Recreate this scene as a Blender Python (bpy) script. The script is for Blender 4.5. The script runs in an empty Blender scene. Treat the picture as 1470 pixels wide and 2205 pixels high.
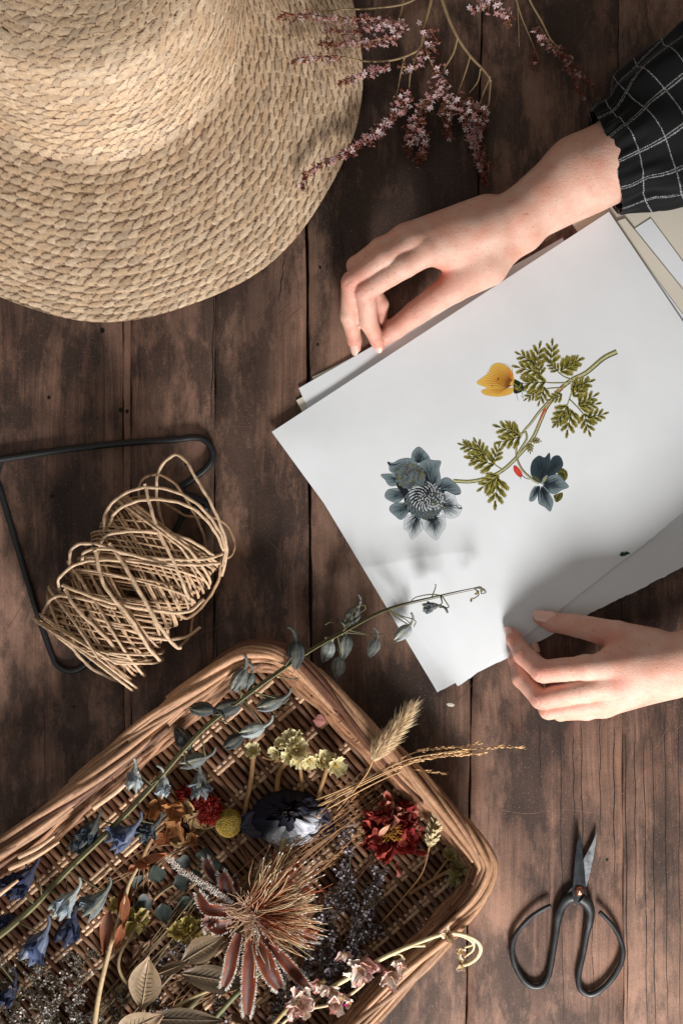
import bpy, math, random
import numpy as np

# ---------------------------------------------------------------- units: 1 unit of the plan = 0.4 mm
S = 0.0004
CX, CY, H = 735.0, 1102.5, 3250.0
scene = bpy.context.scene
C = scene.collection

# ---------------------------------------------------------------- camera, world, lights, exposure
cam_d = bpy.data.cameras.new('camera')
cam = bpy.data.objects.new('camera', cam_d); C.objects.link(cam)
cam.location = (0, 0, H*S)
cam_d.sensor_fit = 'VERTICAL'; cam_d.sensor_height = 36.0
cam_d.lens = 36.0*H/2205.0
cam_d.clip_start = 0.01; cam_d.clip_end = 50
scene.camera = cam

world = bpy.data.worlds.new("World"); scene.world = world; world.use_nodes = True
bg = world.node_tree.nodes['Background']
bg.inputs['Color'].default_value = (1.0, 0.90, 0.80, 1); bg.inputs['Strength'].default_value = 0.21

def area(name, loc, target, sx, sy, power, col):
    l = bpy.data.lights.new(name, 'AREA'); l.shape = 'RECTANGLE'; l.size = sx; l.size_y = sy
    l.energy = power; l.color = col
    o = bpy.data.objects.new(name, l); C.objects.link(o); o.location = loc
    from mathutils import Vector
    d = Vector(target)-Vector(loc); o.rotation_euler = d.to_track_quat('-Z', 'Y').to_euler()
    return o
area('window_light', (0.33, -1.36, 0.68), (0.02, -0.1, 0), 0.38, 0.36, 43.0, (1.0, 0.985, 0.975))
area('fill_light', (-0.9, -0.5, 1.6), (0, 0.1, 0), 1.2, 1.2, 3.0, (0.80, 0.90, 1.0))  # added fill lamp that lifts the shadows, no real source

scene.view_settings.view_transform = 'Standard'; scene.view_settings.look = 'None'
scene.view_settings.exposure = 0.0; scene.view_settings.gamma = 1.0
scene.view_settings.use_curve_mapping = False
scene.render.engine = 'CYCLES'
scene.cycles.max_bounces = 6; scene.cycles.diffuse_bounces = 3; scene.cycles.glossy_bounces = 2
scene.cycles.transmission_bounces = 3; scene.cycles.use_denoising = True

rng = np.random.RandomState(7)
R = lambda a=1.0, b=None: float(rng.uniform(-a, a) if b is None else rng.uniform(a, b))

def lin(c):
    c = np.asarray(c, float)/255.0
    return np.where(c <= 0.04045, c/12.92, ((c+0.055)/1.055)**2.4)

# ---------------------------------------------------------------- mesh helpers
def ap(p):
    """a point seen at (x, y) on the table plan, standing z above the table"""
    p = np.atleast_2d(np.asarray(p, float)).copy()
    k = (H-p[:, 2:3])/H
    p[:, 0:1] = CX+(p[:, 0:1]-CX)*k; p[:, 1:2] = CY+(p[:, 1:2]-CY)*k
    return p
def apt(x, y, z): return ap([[x, y, z]])[0]
def nrm(v):
    v = np.asarray(v, float); return v/(np.linalg.norm(v, axis=-1, keepdims=True)+1e-12)

class MB:
    def __init__(s): s.v = []; s.q = []; s.t = []; s.c = []; s.a = []; s.n = 0
    def add(s, V, F, col, T=None):
        V = np.asarray(V, float); F = np.asarray(F, int)
        s.v.append(V); (s.q if F.shape[1] == 4 else s.t).append(F+s.n)
        c = np.asarray(col, float)
        if c.ndim == 1: c = np.repeat(c[None, :], len(V), 0)
        s.c.append(c); s.a.append(np.zeros((len(V), 3)) if T is None else np.asarray(T, float)); s.n += len(V)
    def grid(s, G, col, T=None, closed=False):
        a, b = G.shape[:2]
        i = np.arange(a-1)[:, None]; j = np.arange(b if closed else b-1)[None, :]; j2 = (j+1) % b
        F = np.stack([i*b+j, i*b+j2, (i+1)*b+j2, (i+1)*b+j], -1).reshape(-1, 4)
        c = np.asarray(col, float)
        if c.ndim == 3: c = c.reshape(-1, 3)
        s.add(G.reshape(-1, 3), F, c, None if T is None else T.reshape(-1, 3))
    def tube(s, P, r, col, n=6, flat=1.0, caps=True, seed=None):
        P = np.asarray(P, float); m = len(P)
        r = np.broadcast_to(np.asarray(r, float), (m,)) if np.ndim(r) == 0 or len(np.atleast_1d(r)) == m else np.interp(np.linspace(0, 1, m), np.linspace(0, 1, len(r)), r)
        t = nrm(np.gradient(P, axis=0))
        up = np.array([0, 0, 1.0]); ref = np.tile(up, (m, 1)); bad = np.abs(t[:, 2]) > 0.9
        if bad.any(): ref[:] = np.array([0.31, 0.95, 0.05])
        e1 = nrm(np.cross(t, ref)); e2 = np.cross(e1, t)
        a = np.arange(n)*2*math.pi/n
        G = P[:, None, :]+r[:, None, None]*(np.cos(a)[None, :, None]*e1[:, None, :]+flat*np.sin(a)[None, :, None]*e2[:, None, :])
        L = np.concatenate([[0], np.cumsum(np.linalg.norm(np.diff(P, axis=0), axis=1))])
        o = rng.uniform(0, 900) if seed is None else seed
        T = np.stack([np.broadcast_to(np.cos(a)*5+o, (m, n)), np.broadcast_to(np.sin(a)*5, (m, n)), np.broadcast_to(L[:, None], (m, n))], -1)
        c = np.asarray(col, float)
        if c.ndim == 2:
            if len(c) != m: c = np.stack([np.interp(np.linspace(0, 1, m), np.linspace(0, 1, len(c)), c[:, k]) for k in range(3)], 1)
            c = np.repeat(c, n, 0)
        base = s.n
        s.grid(G, c, T, closed=True)
        if caps:
            cc = c if c.ndim == 1 else c[0]; ce = c if c.ndim == 1 else c[-1]
            for k, idx, cl in ((0, 0, cc), (1, m-1, ce)):
                ring = base+idx*n+np.arange(n)
                s.add([P[idx]], np.zeros((0, 3), int), cl, [T[idx, 0]])
                ci = s.n-1
                s.t.append(np.stack([np.full(n, ci), ring, np.roll(ring, -1)], 1))
    def build(s, name, mat, parent=None, smooth=True, **props):
        V = np.concatenate(s.v); Cc = np.concatenate(s.c); A = np.concatenate(s.a)
        W = np.stack([(V[:, 0]-CX)*S, -(V[:, 1]-CY)*S, V[:, 2]*S], 1)
        if parent is not None: org = np.array(wl(parent))
        else: org = np.array([W[:, 0].mean(), W[:, 1].mean(), W[:, 2].min()])
        q = np.concatenate(s.q)[:, ::-1] if s.q else np.zeros((0, 4), int)
        t = np.concatenate(s.t)[:, ::-1] if s.t else np.zeros((0, 3), int)
        me = bpy.data.meshes.new(name)
        me.vertices.add(len(W)); me.vertices.foreach_set('co', (W-org).astype(np.float32).ravel())
        me.loops.add(q.size+t.size); me.loops.foreach_set('vertex_index', np.concatenate([q.ravel(), t.ravel()]).astype(np.int32))
        nf = len(q)+len(t); me.polygons.add(nf)
        me.polygons.foreach_set('loop_start', np.concatenate([np.arange(len(q))*4, q.size+np.arange(len(t))*3]).astype(np.int32))
        try: me.polygons.foreach_set('loop_total', np.concatenate([np.full(len(q), 4), np.full(len(t), 3)]).astype(np.int32))
        except Exception: pass
        me.polygons.foreach_set('use_smooth', np.full(nf, smooth, bool))
        me.update(calc_edges=True); me.validate()
        ca = me.attributes.new('Col', 'FLOAT_COLOR', 'POINT')
        ca.data.foreach_set('color', np.concatenate([Cc, np.ones((len(Cc), 1))], 1).astype(np.float32).ravel())
        ta = me.attributes.new('T', 'FLOAT_VECTOR', 'POINT'); ta.data.foreach_set('vector', A.astype(np.float32).ravel())
        me.materials.append(mat)
        o = bpy.data.objects.new(name, me); C.objects.link(o)
        if parent is not None: o.parent = parent
        else: o.location = org
        for k, v in props.items(): o[k] = v
        return o
def wl(o):
    p = np.array(o.location)
    while o.parent is not None: o = o.parent; p = p+np.array(o.location)
    return p
def thing(name, label, cat, at, group=None):
    o = bpy.data.objects.new(name, None); C.objects.link(o); o.empty_display_size = 0.01
    o.location = ((at[0]-CX)*S, -(at[1]-CY)*S, (at[2] if len(at) > 2 else 0)*S)
    o['label'] = label; o['category'] = cat
    if group: o['group'] = group
    return o

def cr(pts, step=8.0):
    """smooth curve through points"""
    P = np.asarray(pts, float)
    if len(P) < 3:
        n = max(2, int(np.linalg.norm(P[1]-P[0])/step)+1); t = np.linspace(0, 1, n)[:, None]; return P[0]*(1-t)+P[1]*t
    Q = np.vstack([2*P[0]-P[1], P, 2*P[-1]-P[-2]]); out = []
    for i in range(1, len(Q)-2):
        n = max(2, int(np.linalg.norm(Q[i+1]-Q[i])/step)+1); t = np.linspace(0, 1, n, endpoint=False)[:, None]
        p0, p1, p2, p3 = Q[i-1], Q[i], Q[i+1], Q[i+2]
        out.append(0.5*((2*p1)+(-p0+p2)*t+(2*p0-5*p1+4*p2-p3)*t*t+(-p0+3*p1-3*p2+p3)*t**3))
    out.append(Q[-2][None]); return np.vstack(out)
def crz(pts, z=None, step=8.0):
    pts = [(p[0], p[1], p[2] if len(p) > 2 else z) for p in pts]
    return cr(ap(pts), step)

def petal(mb, o, d, nn, L, W, c0, c1, cup=0.2, bend=0.2, ruf=0.0, nu=5, nv=5, shp=0.75, edge=None, tipw=0.0):
    o = np.asarray(o, float); d = nrm(d); nn = nrm(np.asarray(nn, float)-np.dot(nn, d)*d); sd = np.cross(d, nn)
    u = np.linspace(0, 1, nu)[:, None]; v = np.linspace(-1, 1, nv)[None, :]
    w = W*np.maximum(np.sin(math.pi*np.clip(u, 0.02, 1)**shp), 0.06+tipw*u)
    ph = rng.uniform(0, 6.28, 3)
    zz = bend*L*u*u+cup*W*v*v+ruf*u*(np.sin(v*5+ph[0]+u*3)+0.6*np.sin(v*9+ph[1]))
    G = o+d*(L*u*(1+0*v))[..., None]*(1-0.25*abs(bend))+sd*(w*v)[..., None]+nn*zz[..., None]
    G = G+d*(ruf*0.6*u*np.sin(v*7+ph[2]))[..., None]
    c0 = np.asarray(c0, float); c1 = np.asarray(c1, float)
    k = (u*np.ones_like(v))[..., None]; col = c0*(1-k)+c1*k
    if edge is not None:
        e = np.clip((np.maximum(np.abs(v*np.ones_like(u)), u**2)-0.75)*4, 0, 1)[..., None]; col = col*(1-e)+np.asarray(edge)*e
    T = np.stack([v*np.ones_like(u)*3+rng.uniform(0, 500), u*np.ones_like(v)*0.5, zz*0], -1)
    mb.grid(G, col, T)
def ellips(mb, c, r, col, n=8, m=6, axis=None):
    th = np.linspace(0, math.pi, m); ph = np.arange(n)*2*math.pi/n
    D = np.stack([np.sin(th)[:, None]*np.cos(ph), np.sin(th)[:, None]*np.sin(ph), np.cos(th)[:, None]*np.ones(n)], -1)
    V = D*np.asarray(r, float)
    if axis is not None:
        z = nrm(axis); x = nrm(np.cross(z, [0.3, 0.2, 0.93])); y = np.cross(z, x)
        V = V[..., 0:1]*x+V[..., 1:2]*y+V[..., 2:3]*z
    mb.grid(V+np.asarray(c), col, D*3+rng.uniform(0, 300), closed=True)
def rdir(zmin=-1):
    while True:
        d = rng.normal(size=3); d /= np.linalg.norm(d)
        if d[2] >= zmin: return d

# ---------------------------------------------------------------- materials
class NT:
    def __init__(s, name):
        s.m = bpy.data.materials.new(name); s.m.use_nodes = True; s.nt = s.m.node_tree
        s.p = s.nt.nodes['Principled BSDF']; s.out = s.nt.nodes['Material Output']
    def set(s, sock, val):
        if isinstance(val, bpy.types.NodeSocket): s.nt.links.new(val, sock)
        else: sock.default_value = val
    def n(s, typ, out=0, props=None, **ins):
        nd = s.nt.nodes.new('ShaderNode'+typ)
        for k, v in (props or {}).items(): setattr(nd, k, v)
        for k, v in ins.items():
            k = k.replace('_', ' ')
            s.set(nd.inputs[int(k[1:])] if k[0] == 'i' and k[1:].isdigit() else nd.inputs[k], v)
        return nd.outputs[out]
    def P(s, **ins):
        for k, v in ins.items(): s.set(s.p.inputs[k.replace('_', ' ')], v)
        return s
    def attr(s, name, out='Color'):
        nd = s.nt.nodes.new('ShaderNodeAttribute'); nd.attribute_name = name; return nd.outputs[out]
    def obj(s, sx=1, sy=1, sz=1, off=None):
        v = s.n('TexCoord', out=3)
        return s.scale(v, sx, sy, sz)
    def scale(s, v, sx, sy, sz, add=None):
        m = s.nt.nodes.new('ShaderNodeVectorMath'); m.operation = 'MULTIPLY'; s.set(m.inputs[0], v); m.inputs[1].default_value = (sx, sy, sz); return m.outputs[0]
    def noise(s, v, scale=1.0, detail=4, rough=0.6, dist=0.0, w=None):
        nd = s.nt.nodes.new('ShaderNodeTexNoise')
        if w is not None: nd.noise_dimensions = '4D'; s.set(nd.inputs['W'], w)
        s.set(nd.inputs['Vector'], v); nd.inputs['Scale'].default_value = scale; nd.inputs['Detail'].default_value = detail
        nd.inputs['Roughness'].default_value = rough; nd.inputs['Distortion'].default_value = dist; return nd.outputs[0]
    def map(s, x, a, b, c=0.0, d=1.0, smooth=False):
        nd = s.nt.nodes.new('ShaderNodeMapRange'); nd.interpolation_type = 'SMOOTHSTEP' if smooth else 'LINEAR'
        s.set(nd.inputs[0], x)
        for i, q in enumerate((a, b, c, d)): nd.inputs[i+1].default_value = q
        return nd.outputs[0]
    def math(s, op, a, b=0.0):
        nd = s.nt.nodes.new('ShaderNodeMath'); nd.operation = op; s.set(nd.inputs[0], a); s.set(nd.inputs[1], b); return nd.outputs[0]
    def mix(s, f, a, b, mode='MIX'):
        nd = s.nt.nodes.new('ShaderNodeMix'); nd.data_type = 'RGBA'; nd.blend_type = mode
        s.set(nd.inputs[0], f)
        for i, q in ((6, a), (7, b)):
            if not isinstance(q, bpy.types.NodeSocket): q = (*q, 1) if len(q) == 3 else q
            s.set(nd.inputs[i], q)
        return nd.outputs[2]
    def bump(s, h, strength=0.3, dist=0.001, normal=None):
        nd = s.nt.nodes.new('ShaderNodeBump'); nd.inputs['Strength'].default_value = strength; nd.inputs['Distance'].default_value = dist
        s.set(nd.inputs['Height'], h)
        if normal is not None: s.set(nd.inputs['Normal'], normal)
        s.nt.links.new(nd.outputs[0], s.p.inputs['Normal']); return nd.outputs[0]

def mat_fibre(name, rough=0.6, streak=0.45, bump=0.35, spec=0.35, transl=0.0, lo=0.55, hi=1.25, sc=(1.3, 1.3, 0.02)):
    """fibrous coloured material: colour from the part, streaks running along it"""
    m = NT(name); T = m.attr('T', 'Vector'); v = m.scale(T, *sc)
    a = m.noise(v, 1.0, 5, 0.65); b = m.noise(m.obj(), 260.0, 3, 0.6)
    f = m.map(a, 0.3, 0.7, lo, hi); g = m.map(b, 0.3, 0.7, 0.8, 1.18)
    fg = m.math('MULTIPLY', f, g)
    comb = m.n('CombineColor', Red=fg, Green=fg, Blue=fg)
    col = m.mix(1.0, m.attr('Col'), comb, 'MULTIPLY')
    m.P(Base_Color=col, Roughness=rough, Specular_IOR_Level=spec); m.bump(a, bump, 0.0006)
    if transl > 0:
        tr = m.nt.nodes.new('ShaderNodeBsdfTranslucent'); m.set(tr.inputs['Color'], col)
        mx = m.nt.nodes.new('ShaderNodeMixShader'); mx.inputs[0].default_value = transl
        m.nt.links.new(m.p.outputs[0], mx.inputs[1]); m.nt.links.new(tr.outputs[0], mx.inputs[2]); m.nt.links.new(mx.outputs[0], m.out.inputs[0])
    return m.m
M = {}
M['wicker'] = mat_fibre('wicker', 0.55, spec=0.35, lo=0.5, hi=1.35, bump=0.5)
M['cord'] = mat_fibre('paper_cord', 0.6, lo=0.6, hi=1.22, bump=0.8, sc=(0.8, 0.8, 0.12))
M['stem'] = mat_fibre('dry_stem', 0.6, lo=0.6, hi=1.25)
M['petal'] = mat_fibre('dry_petal', 0.75, spec=0.15, transl=0.25, lo=0.45, hi=1.35, bump=0.9, sc=(2.2, 0.8, 0.5))
M['leaf'] = mat_fibre('dry_leaf', 0.55, transl=0.12, lo=0.7, hi=1.2, bump=0.5, sc=(0.8, 1.6, 0.5))
M['fluff'] = mat_fibre('fluff', 0.8, transl=0.35, lo=0.8, hi=1.1, bump=0.0)
M['straw'] = mat_fibre('straw', 0.5, lo=0.72, hi=1.2, bump=0.5, spec=0.4, sc=(1, 1, 1))

def m_ink():
    m = NT('ink'); m.P(Base_Color=m.attr('Col'), Roughness=0.6, Specular_IOR_Level=0.25)
    n = m.noise(m.obj(), 900, 3); return m.m
M['ink'] = m_ink()
def m_paper(name, col):
    m = NT(name); n = m.noise(m.obj(), 14, 4); n2 = m.noise(m.obj(), 900, 3)
    c = m.mix(m.map(n, 0.35, 0.7), col, [q*0.93 for q in col])
    m.P(Base_Color=c, Roughness=0.55, Specular_IOR_Level=0.35); m.bump(n2, 0.06, 0.0004); return m.m
M['paper'] = m_paper('paper', tuple(lin((226, 229, 231)))); M['paper_old'] = m_paper('old_paper', tuple(lin((216, 208, 192))))
def m_metal(name, col, rough, metallic=1.0, var=0.2):
    m = NT(name); n = m.noise(m.obj(), 160, 5)
    m.P(Base_Color=m.mix(m.map(n, 0.3, 0.7), [q*(1-var) for q in col], [q*(1+var) for q in col]), Metallic=metallic, Roughness=m.map(n, 0.3, 0.7, rough*0.8, rough*1.2))
    m.bump(n, 0.15, 0.0005); return m.m
M['black'] = m_metal('black_iron', (0.007, 0.007, 0.008), 0.5, 0.0)
M['steel'] = m_metal('steel', (0.42, 0.44, 0.47), 0.38)
M['darksteel'] = m_metal('dark_steel', (0.045, 0.05, 0.055), 0.42, 0.8)
M['copper'] = m_metal('copper', (0.45, 0.17, 0.09), 0.3)
def m_skin():
    m = NT('skin'); v = m.obj()
    n = m.noise(v, 55, 5, 0.6); fr = m.noise(v, 380, 3, 0.6); pore = m.n('TexVoronoi', Vector=v, Scale=1300.0)
    wr = m.noise(m.scale(v, 1, 1, 1), 300, 6, 0.7, 1.2)
    col = m.mix(m.map(n, 0.35, 0.7), m.attr('Col'), m.mix(1.0, m.attr('Col'), (0.96, 0.72, 0.66), 'MULTIPLY'))
    col = m.mix(m.math('MULTIPLY', m.map(fr, 0.61, 0.72), 0.45), col, tuple(lin((150, 88, 60))))
    m.P(Base_Color=col, Roughness=0.42, Specular_IOR_Level=0.4, Subsurface_Weight=0.25, Subsurface_Scale=0.004)
    m.p.inputs['Subsurface Radius'].default_value = (1.0, 0.35, 0.2)
    h = m.math('ADD', m.math('MULTIPLY', pore, 0.5), wr); m.bump(h, 0.6, 0.0008); return m.m
M['skin'] = m_skin()
m = NT('nail'); m.P(Base_Color=m.attr('Col'), Roughness=0.28, Subsurface_Weight=0.2, Subsurface_Scale=0.002); M['nail'] = m.m
def m_cloth():
    m = NT('checked_cloth'); T = m.attr('T', 'Vector'); sp = m.nt.nodes.new('ShaderNodeSeparateXYZ'); m.set(sp.inputs[0], T)
    n = m.noise(m.obj(), 900, 3); br = m.noise(m.obj(), 1400, 2)
    def line(s, per, off, w):
        q = m.math('ADD', s, off); q = m.math('ADD', q, m.math('MULTIPLY', m.math('SUBTRACT', n, 0.5), 3.0))
        q = m.math('ABSOLUTE', m.math('SUBTRACT', m.math('FRACT', m.math('DIVIDE', q, per)), 0.5))
        return m.map(q, 0.5*w/per, 1.1*w/per, 1, 0)
    a = line(sp.outputs[0], 58.0, 20, 1.3); b = line(sp.outputs[1], 54.0, 30, 1.3); a2 = line(sp.outputs[0], 58.0, 24.5, 1.0); 
    l = m.math('MULTIPLY', m.math('MAXIMUM', m.math('MAXIMUM', a, a2), b), m.map(br, 0.42, 0.58, 0.0, 1.0))
    c = m.mix(m.map(n, 0.3, 0.7), (0.002, 0.0022, 0.0026), (0.005, 0.0055, 0.0065))
    m.P(Base_Color=m.mix(l, c, (0.4, 0.4, 0.4)), Roughness=0.85, Specular_IOR_Level=0.2); m.p.inputs['Sheen Weight'].default_value = 0.08
    m.bump(br, 0.35, 0.0008); return m.m
M['cloth'] = m_cloth()

def m_wood():
    m = NT('old_wood'); v = m.n('TexCoord', out=3)
    stain_shade = m.attr('Col'); sp = m.nt.nodes.new('ShaderNodeSeparateColor'); m.set(sp.inputs[0], stain_shade)
    pid = sp.outputs[0]; soot_shade = sp.outputs[1]; pale = sp.outputs[2]  # the dark mask holds real stains and some painted shade
    w = m.math('MULTIPLY', pid, 37.0)
    warp = m.noise(m.scale(v, 3, 1.5, 1), 3.0, 2, w=w)
    vx = m.n('VectorMath', props={'operation': 'ADD'}, i0=v, i1=m.n('CombineXYZ', X=m.math('MULTIPLY', warp, 0.025), Y=0.0, Z=0.0))
    g1 = m.noise(m.scale(vx, 420, 9, 1), 1.0, 8, 0.75, w=w)      # fine grain
    g2 = m.noise(m.scale(vx, 75, 2.5, 1), 1.0, 4, 0.6, w=w)     # rings
    bl = m.noise(m.scale(v, 34, 13, 1), 1.0, 12, 0.74, 0.1, w=w)      # blotches
    bl2 = m.noise(m.scale(v, 9, 4, 1), 1.0, 3, 0.6, w=w)
    sc = m.noise(m.scale(v, 900, 500, 1), 1.0, 2, 0.5)
    fx = m.noise(m.scale(v, 1300, 700, 1), 1.0, 5, 0.8); cl = m.noise(m.scale(v, 26, 20, 1), 1.0, 8, 0.7, w=w)
    c = m.mix(m.map(g2, 0.35, 0.65), tuple(lin((106, 74, 60))), tuple(lin((142, 104, 86))))
    c = m.mix(m.map(pid, 0, 1, 0.0, 0.5), c, tuple(lin((112, 92, 76))))
    c = m.mix(m.map(g1, 0.38, 0.62, 0.0, 0.8), c, tuple(lin((52, 36, 28))))
    c = m.mix(m.math('MULTIPLY', m.map(bl2, 0.42, 0.62), 0.6), c, tuple(lin((162, 126, 106))))
    sm = m.math('ADD', m.map(bl, 0.44, 0.56, 0.0, 0.9), m.math('MULTIPLY', soot_shade, m.map(bl, 0.2, 0.55, 0.45, 1.15)))
    sm = m.math('SUBTRACT', sm, m.math('MULTIPLY', pale, 0.7))
    sm = m.math('MULTIPLY', m.map(sm, 0.1, 1.0), m.map(g1, 0.3, 0.6, 1.0, 0.65))
    c = m.mix(m.math('MULTIPLY', sm, 0.93), c, tuple(lin((20, 16, 15))))
    c = m.mix(m.math('MULTIPLY', m.map(sc, 0.62, 0.74), 0.4), c, tuple(lin((165, 140, 125))))
    c = m.mix(m.math('MULTIPLY', m.map(pale, 0.0, 1.0), 0.28), c, tuple(lin((172, 130, 106))))
    fz = m.math('MULTIPLY', m.map(fx, 0.32, 0.68, 0.62, 1.38), m.map(cl, 0.35, 0.65, 0.70, 1.22)); c = m.mix(1.0, c, m.n('CombineColor', Red=fz, Green=fz, Blue=fz), 'MULTIPLY')
    m.P(Base_Color=c, Roughness=m.map(g1, 0.3, 0.7, 0.5, 0.72), Specular_IOR_Level=0.32)
    hh = m.math('ADD', m.math('MULTIPLY', g1, 0.7), m.math('MULTIPLY', g2, 0.5)); m.bump(m.math('ADD', hh, m.math('MULTIPLY', fx, 0.5)), 0.55, 0.0008); return m.m
M['wood'] = m_wood()
# ---------------------------------------------------------------- tabletop of planks
def tabletop():
    mb = MB()
    # plank borders: (x at y=0, x at y=2205), gap width
    B = [(-420, -430, 4), (-75, -80, 5), (262, 270, 1.6), (281, 284, 1.6), (466, 458, 1.2), (655, 678, 6), (1037, 1003, 3.2), (1330, 1342, 1.0), (1560, 1580, 4), (1960, 1980, 4)]
    stains_shade = [(850, 480, 170, 70, 1.0), (800, 120, 60, 110, 0.9), (560, 640, 70, 120, .8), (1275, 95, 75, 45, .9), (1380, 200, 100, 90, .9), (700, 700, 14, 260, .5),  # patches across the top: real soot, partly shade falloff put into the colour
              (130, 1080, 40, 60, .7), (450, 800, 30, 180, .8), (330, 760, 60, 60, .5), (60, 700, 70, 60, .6), (190, 780, 50, 70, .6), (880, 1480, 90, 60, .7), (1130, 1700, 60, 120, .8),
              (1000, 1900, 70, 60, .5), (1370, 1320, 120, 60, .7), (940, 350, 200, 120, .8), (1120, 2130, 80, 80, .7), (600, 1200, 60, 200, .5), (200, 1560, 120, 60, .5), (30, 1460, 14, 50, .9),  # patch above the lower hand: its cast shadow put into the colour
              (1200, 60, 180, 90, .45), (500, 1330, 60, 120, .5), (90, 900, 120, 20, .5), (740, 1600, 90, 70, .6), (1180, 1600, 40, 90, .7), (1090, 330, 60, 150, .5)]
    pales = [(725, 780, 40, 120, .8), (690, 1150, 20, 200, .5), (600, 820, 30, 130, .5), (1010, 1680, 60, 60, .5), (1300, 2080, 110, 60, .7), (1060, 1950, 50, 60, .6), (780, 1250, 50, 120, .4), (320, 850, 40, 120, .3), (1330, 1680, 120, 60, .5)]
    def col(x, y, pid, ex=0.0):
        so = np.zeros_like(x); pa = np.zeros_like(x)+ex
        for a, b, rx, ry, k in stains_shade: so = np.maximum(so, k*np.exp(-(((x-a)/rx)**2+((y-b)/ry)**2)**1.5))
        for a, b, rx, ry, k in pales: pa = np.maximum(pa, k*np.exp(-(((x-a)/rx)**2+((y-b)/ry)**2)))
        return np.stack([np.full_like(x, pid), so, pa], -1)
    y = np.linspace(-500, 2800, 260)
    for i in range(len(B)-1):
        l, r = B[i], B[i+1]
        xl = l[0]+(l[1]-l[0])*y/2205+l[2]/2+0.9*np.sin(y/37+i)+0.5*np.sin(y/11.0+i*2); xr = r[0]+(r[1]-r[0])*y/2205-r[2]/2+0.9*np.sin(y/41+i*1.3)
        w = (xr-xl).mean(); n = max(6, int(w/14))
        t = np.linspace(0, 1, n)
        X = xl[:, None]*(1-t)+xr[:, None]*t; Y = y[:, None]+0*X; e = np.minimum(X-xl[:, None], xr[:, None]-X)
        Z = -0.4*np.abs(np.sin(i*2.1))+0*X
        pid = (i*0.37) % 1.0; extra = 0.75 if i == 2 else 0.0
        b = min(1.8, w*0.12); X[:, 1] = X[:, 0]+b; X[:, -2] = X[:, -1]-b
        Z[:, 0] -= 2.0; Z[:, -1] -= 2.0
        Xl = np.concatenate([X[:, :1], X, X[:, -1:]], 1); Yl = np.concatenate([Y[:, :1], Y, Y[:, -1:]], 1); Zl = np.concatenate([Z[:, :1]-40, Z, Z[:, -1:]-40], 1)
        mb.grid(np.stack([Xl, Yl, Zl], -1), col(Xl, Yl, pid, extra))
    # the dark underside seen in the gaps
    X, Y = np.meshgrid([-420., 1960.], [-500., 2800.]); mb.grid(np.stack([X, Y, X*0-30], -1), np.array([.2, 1, 0.]))
    return mb.build('tabletop', M['wood'], kind='structure')
tabletop()
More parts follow.
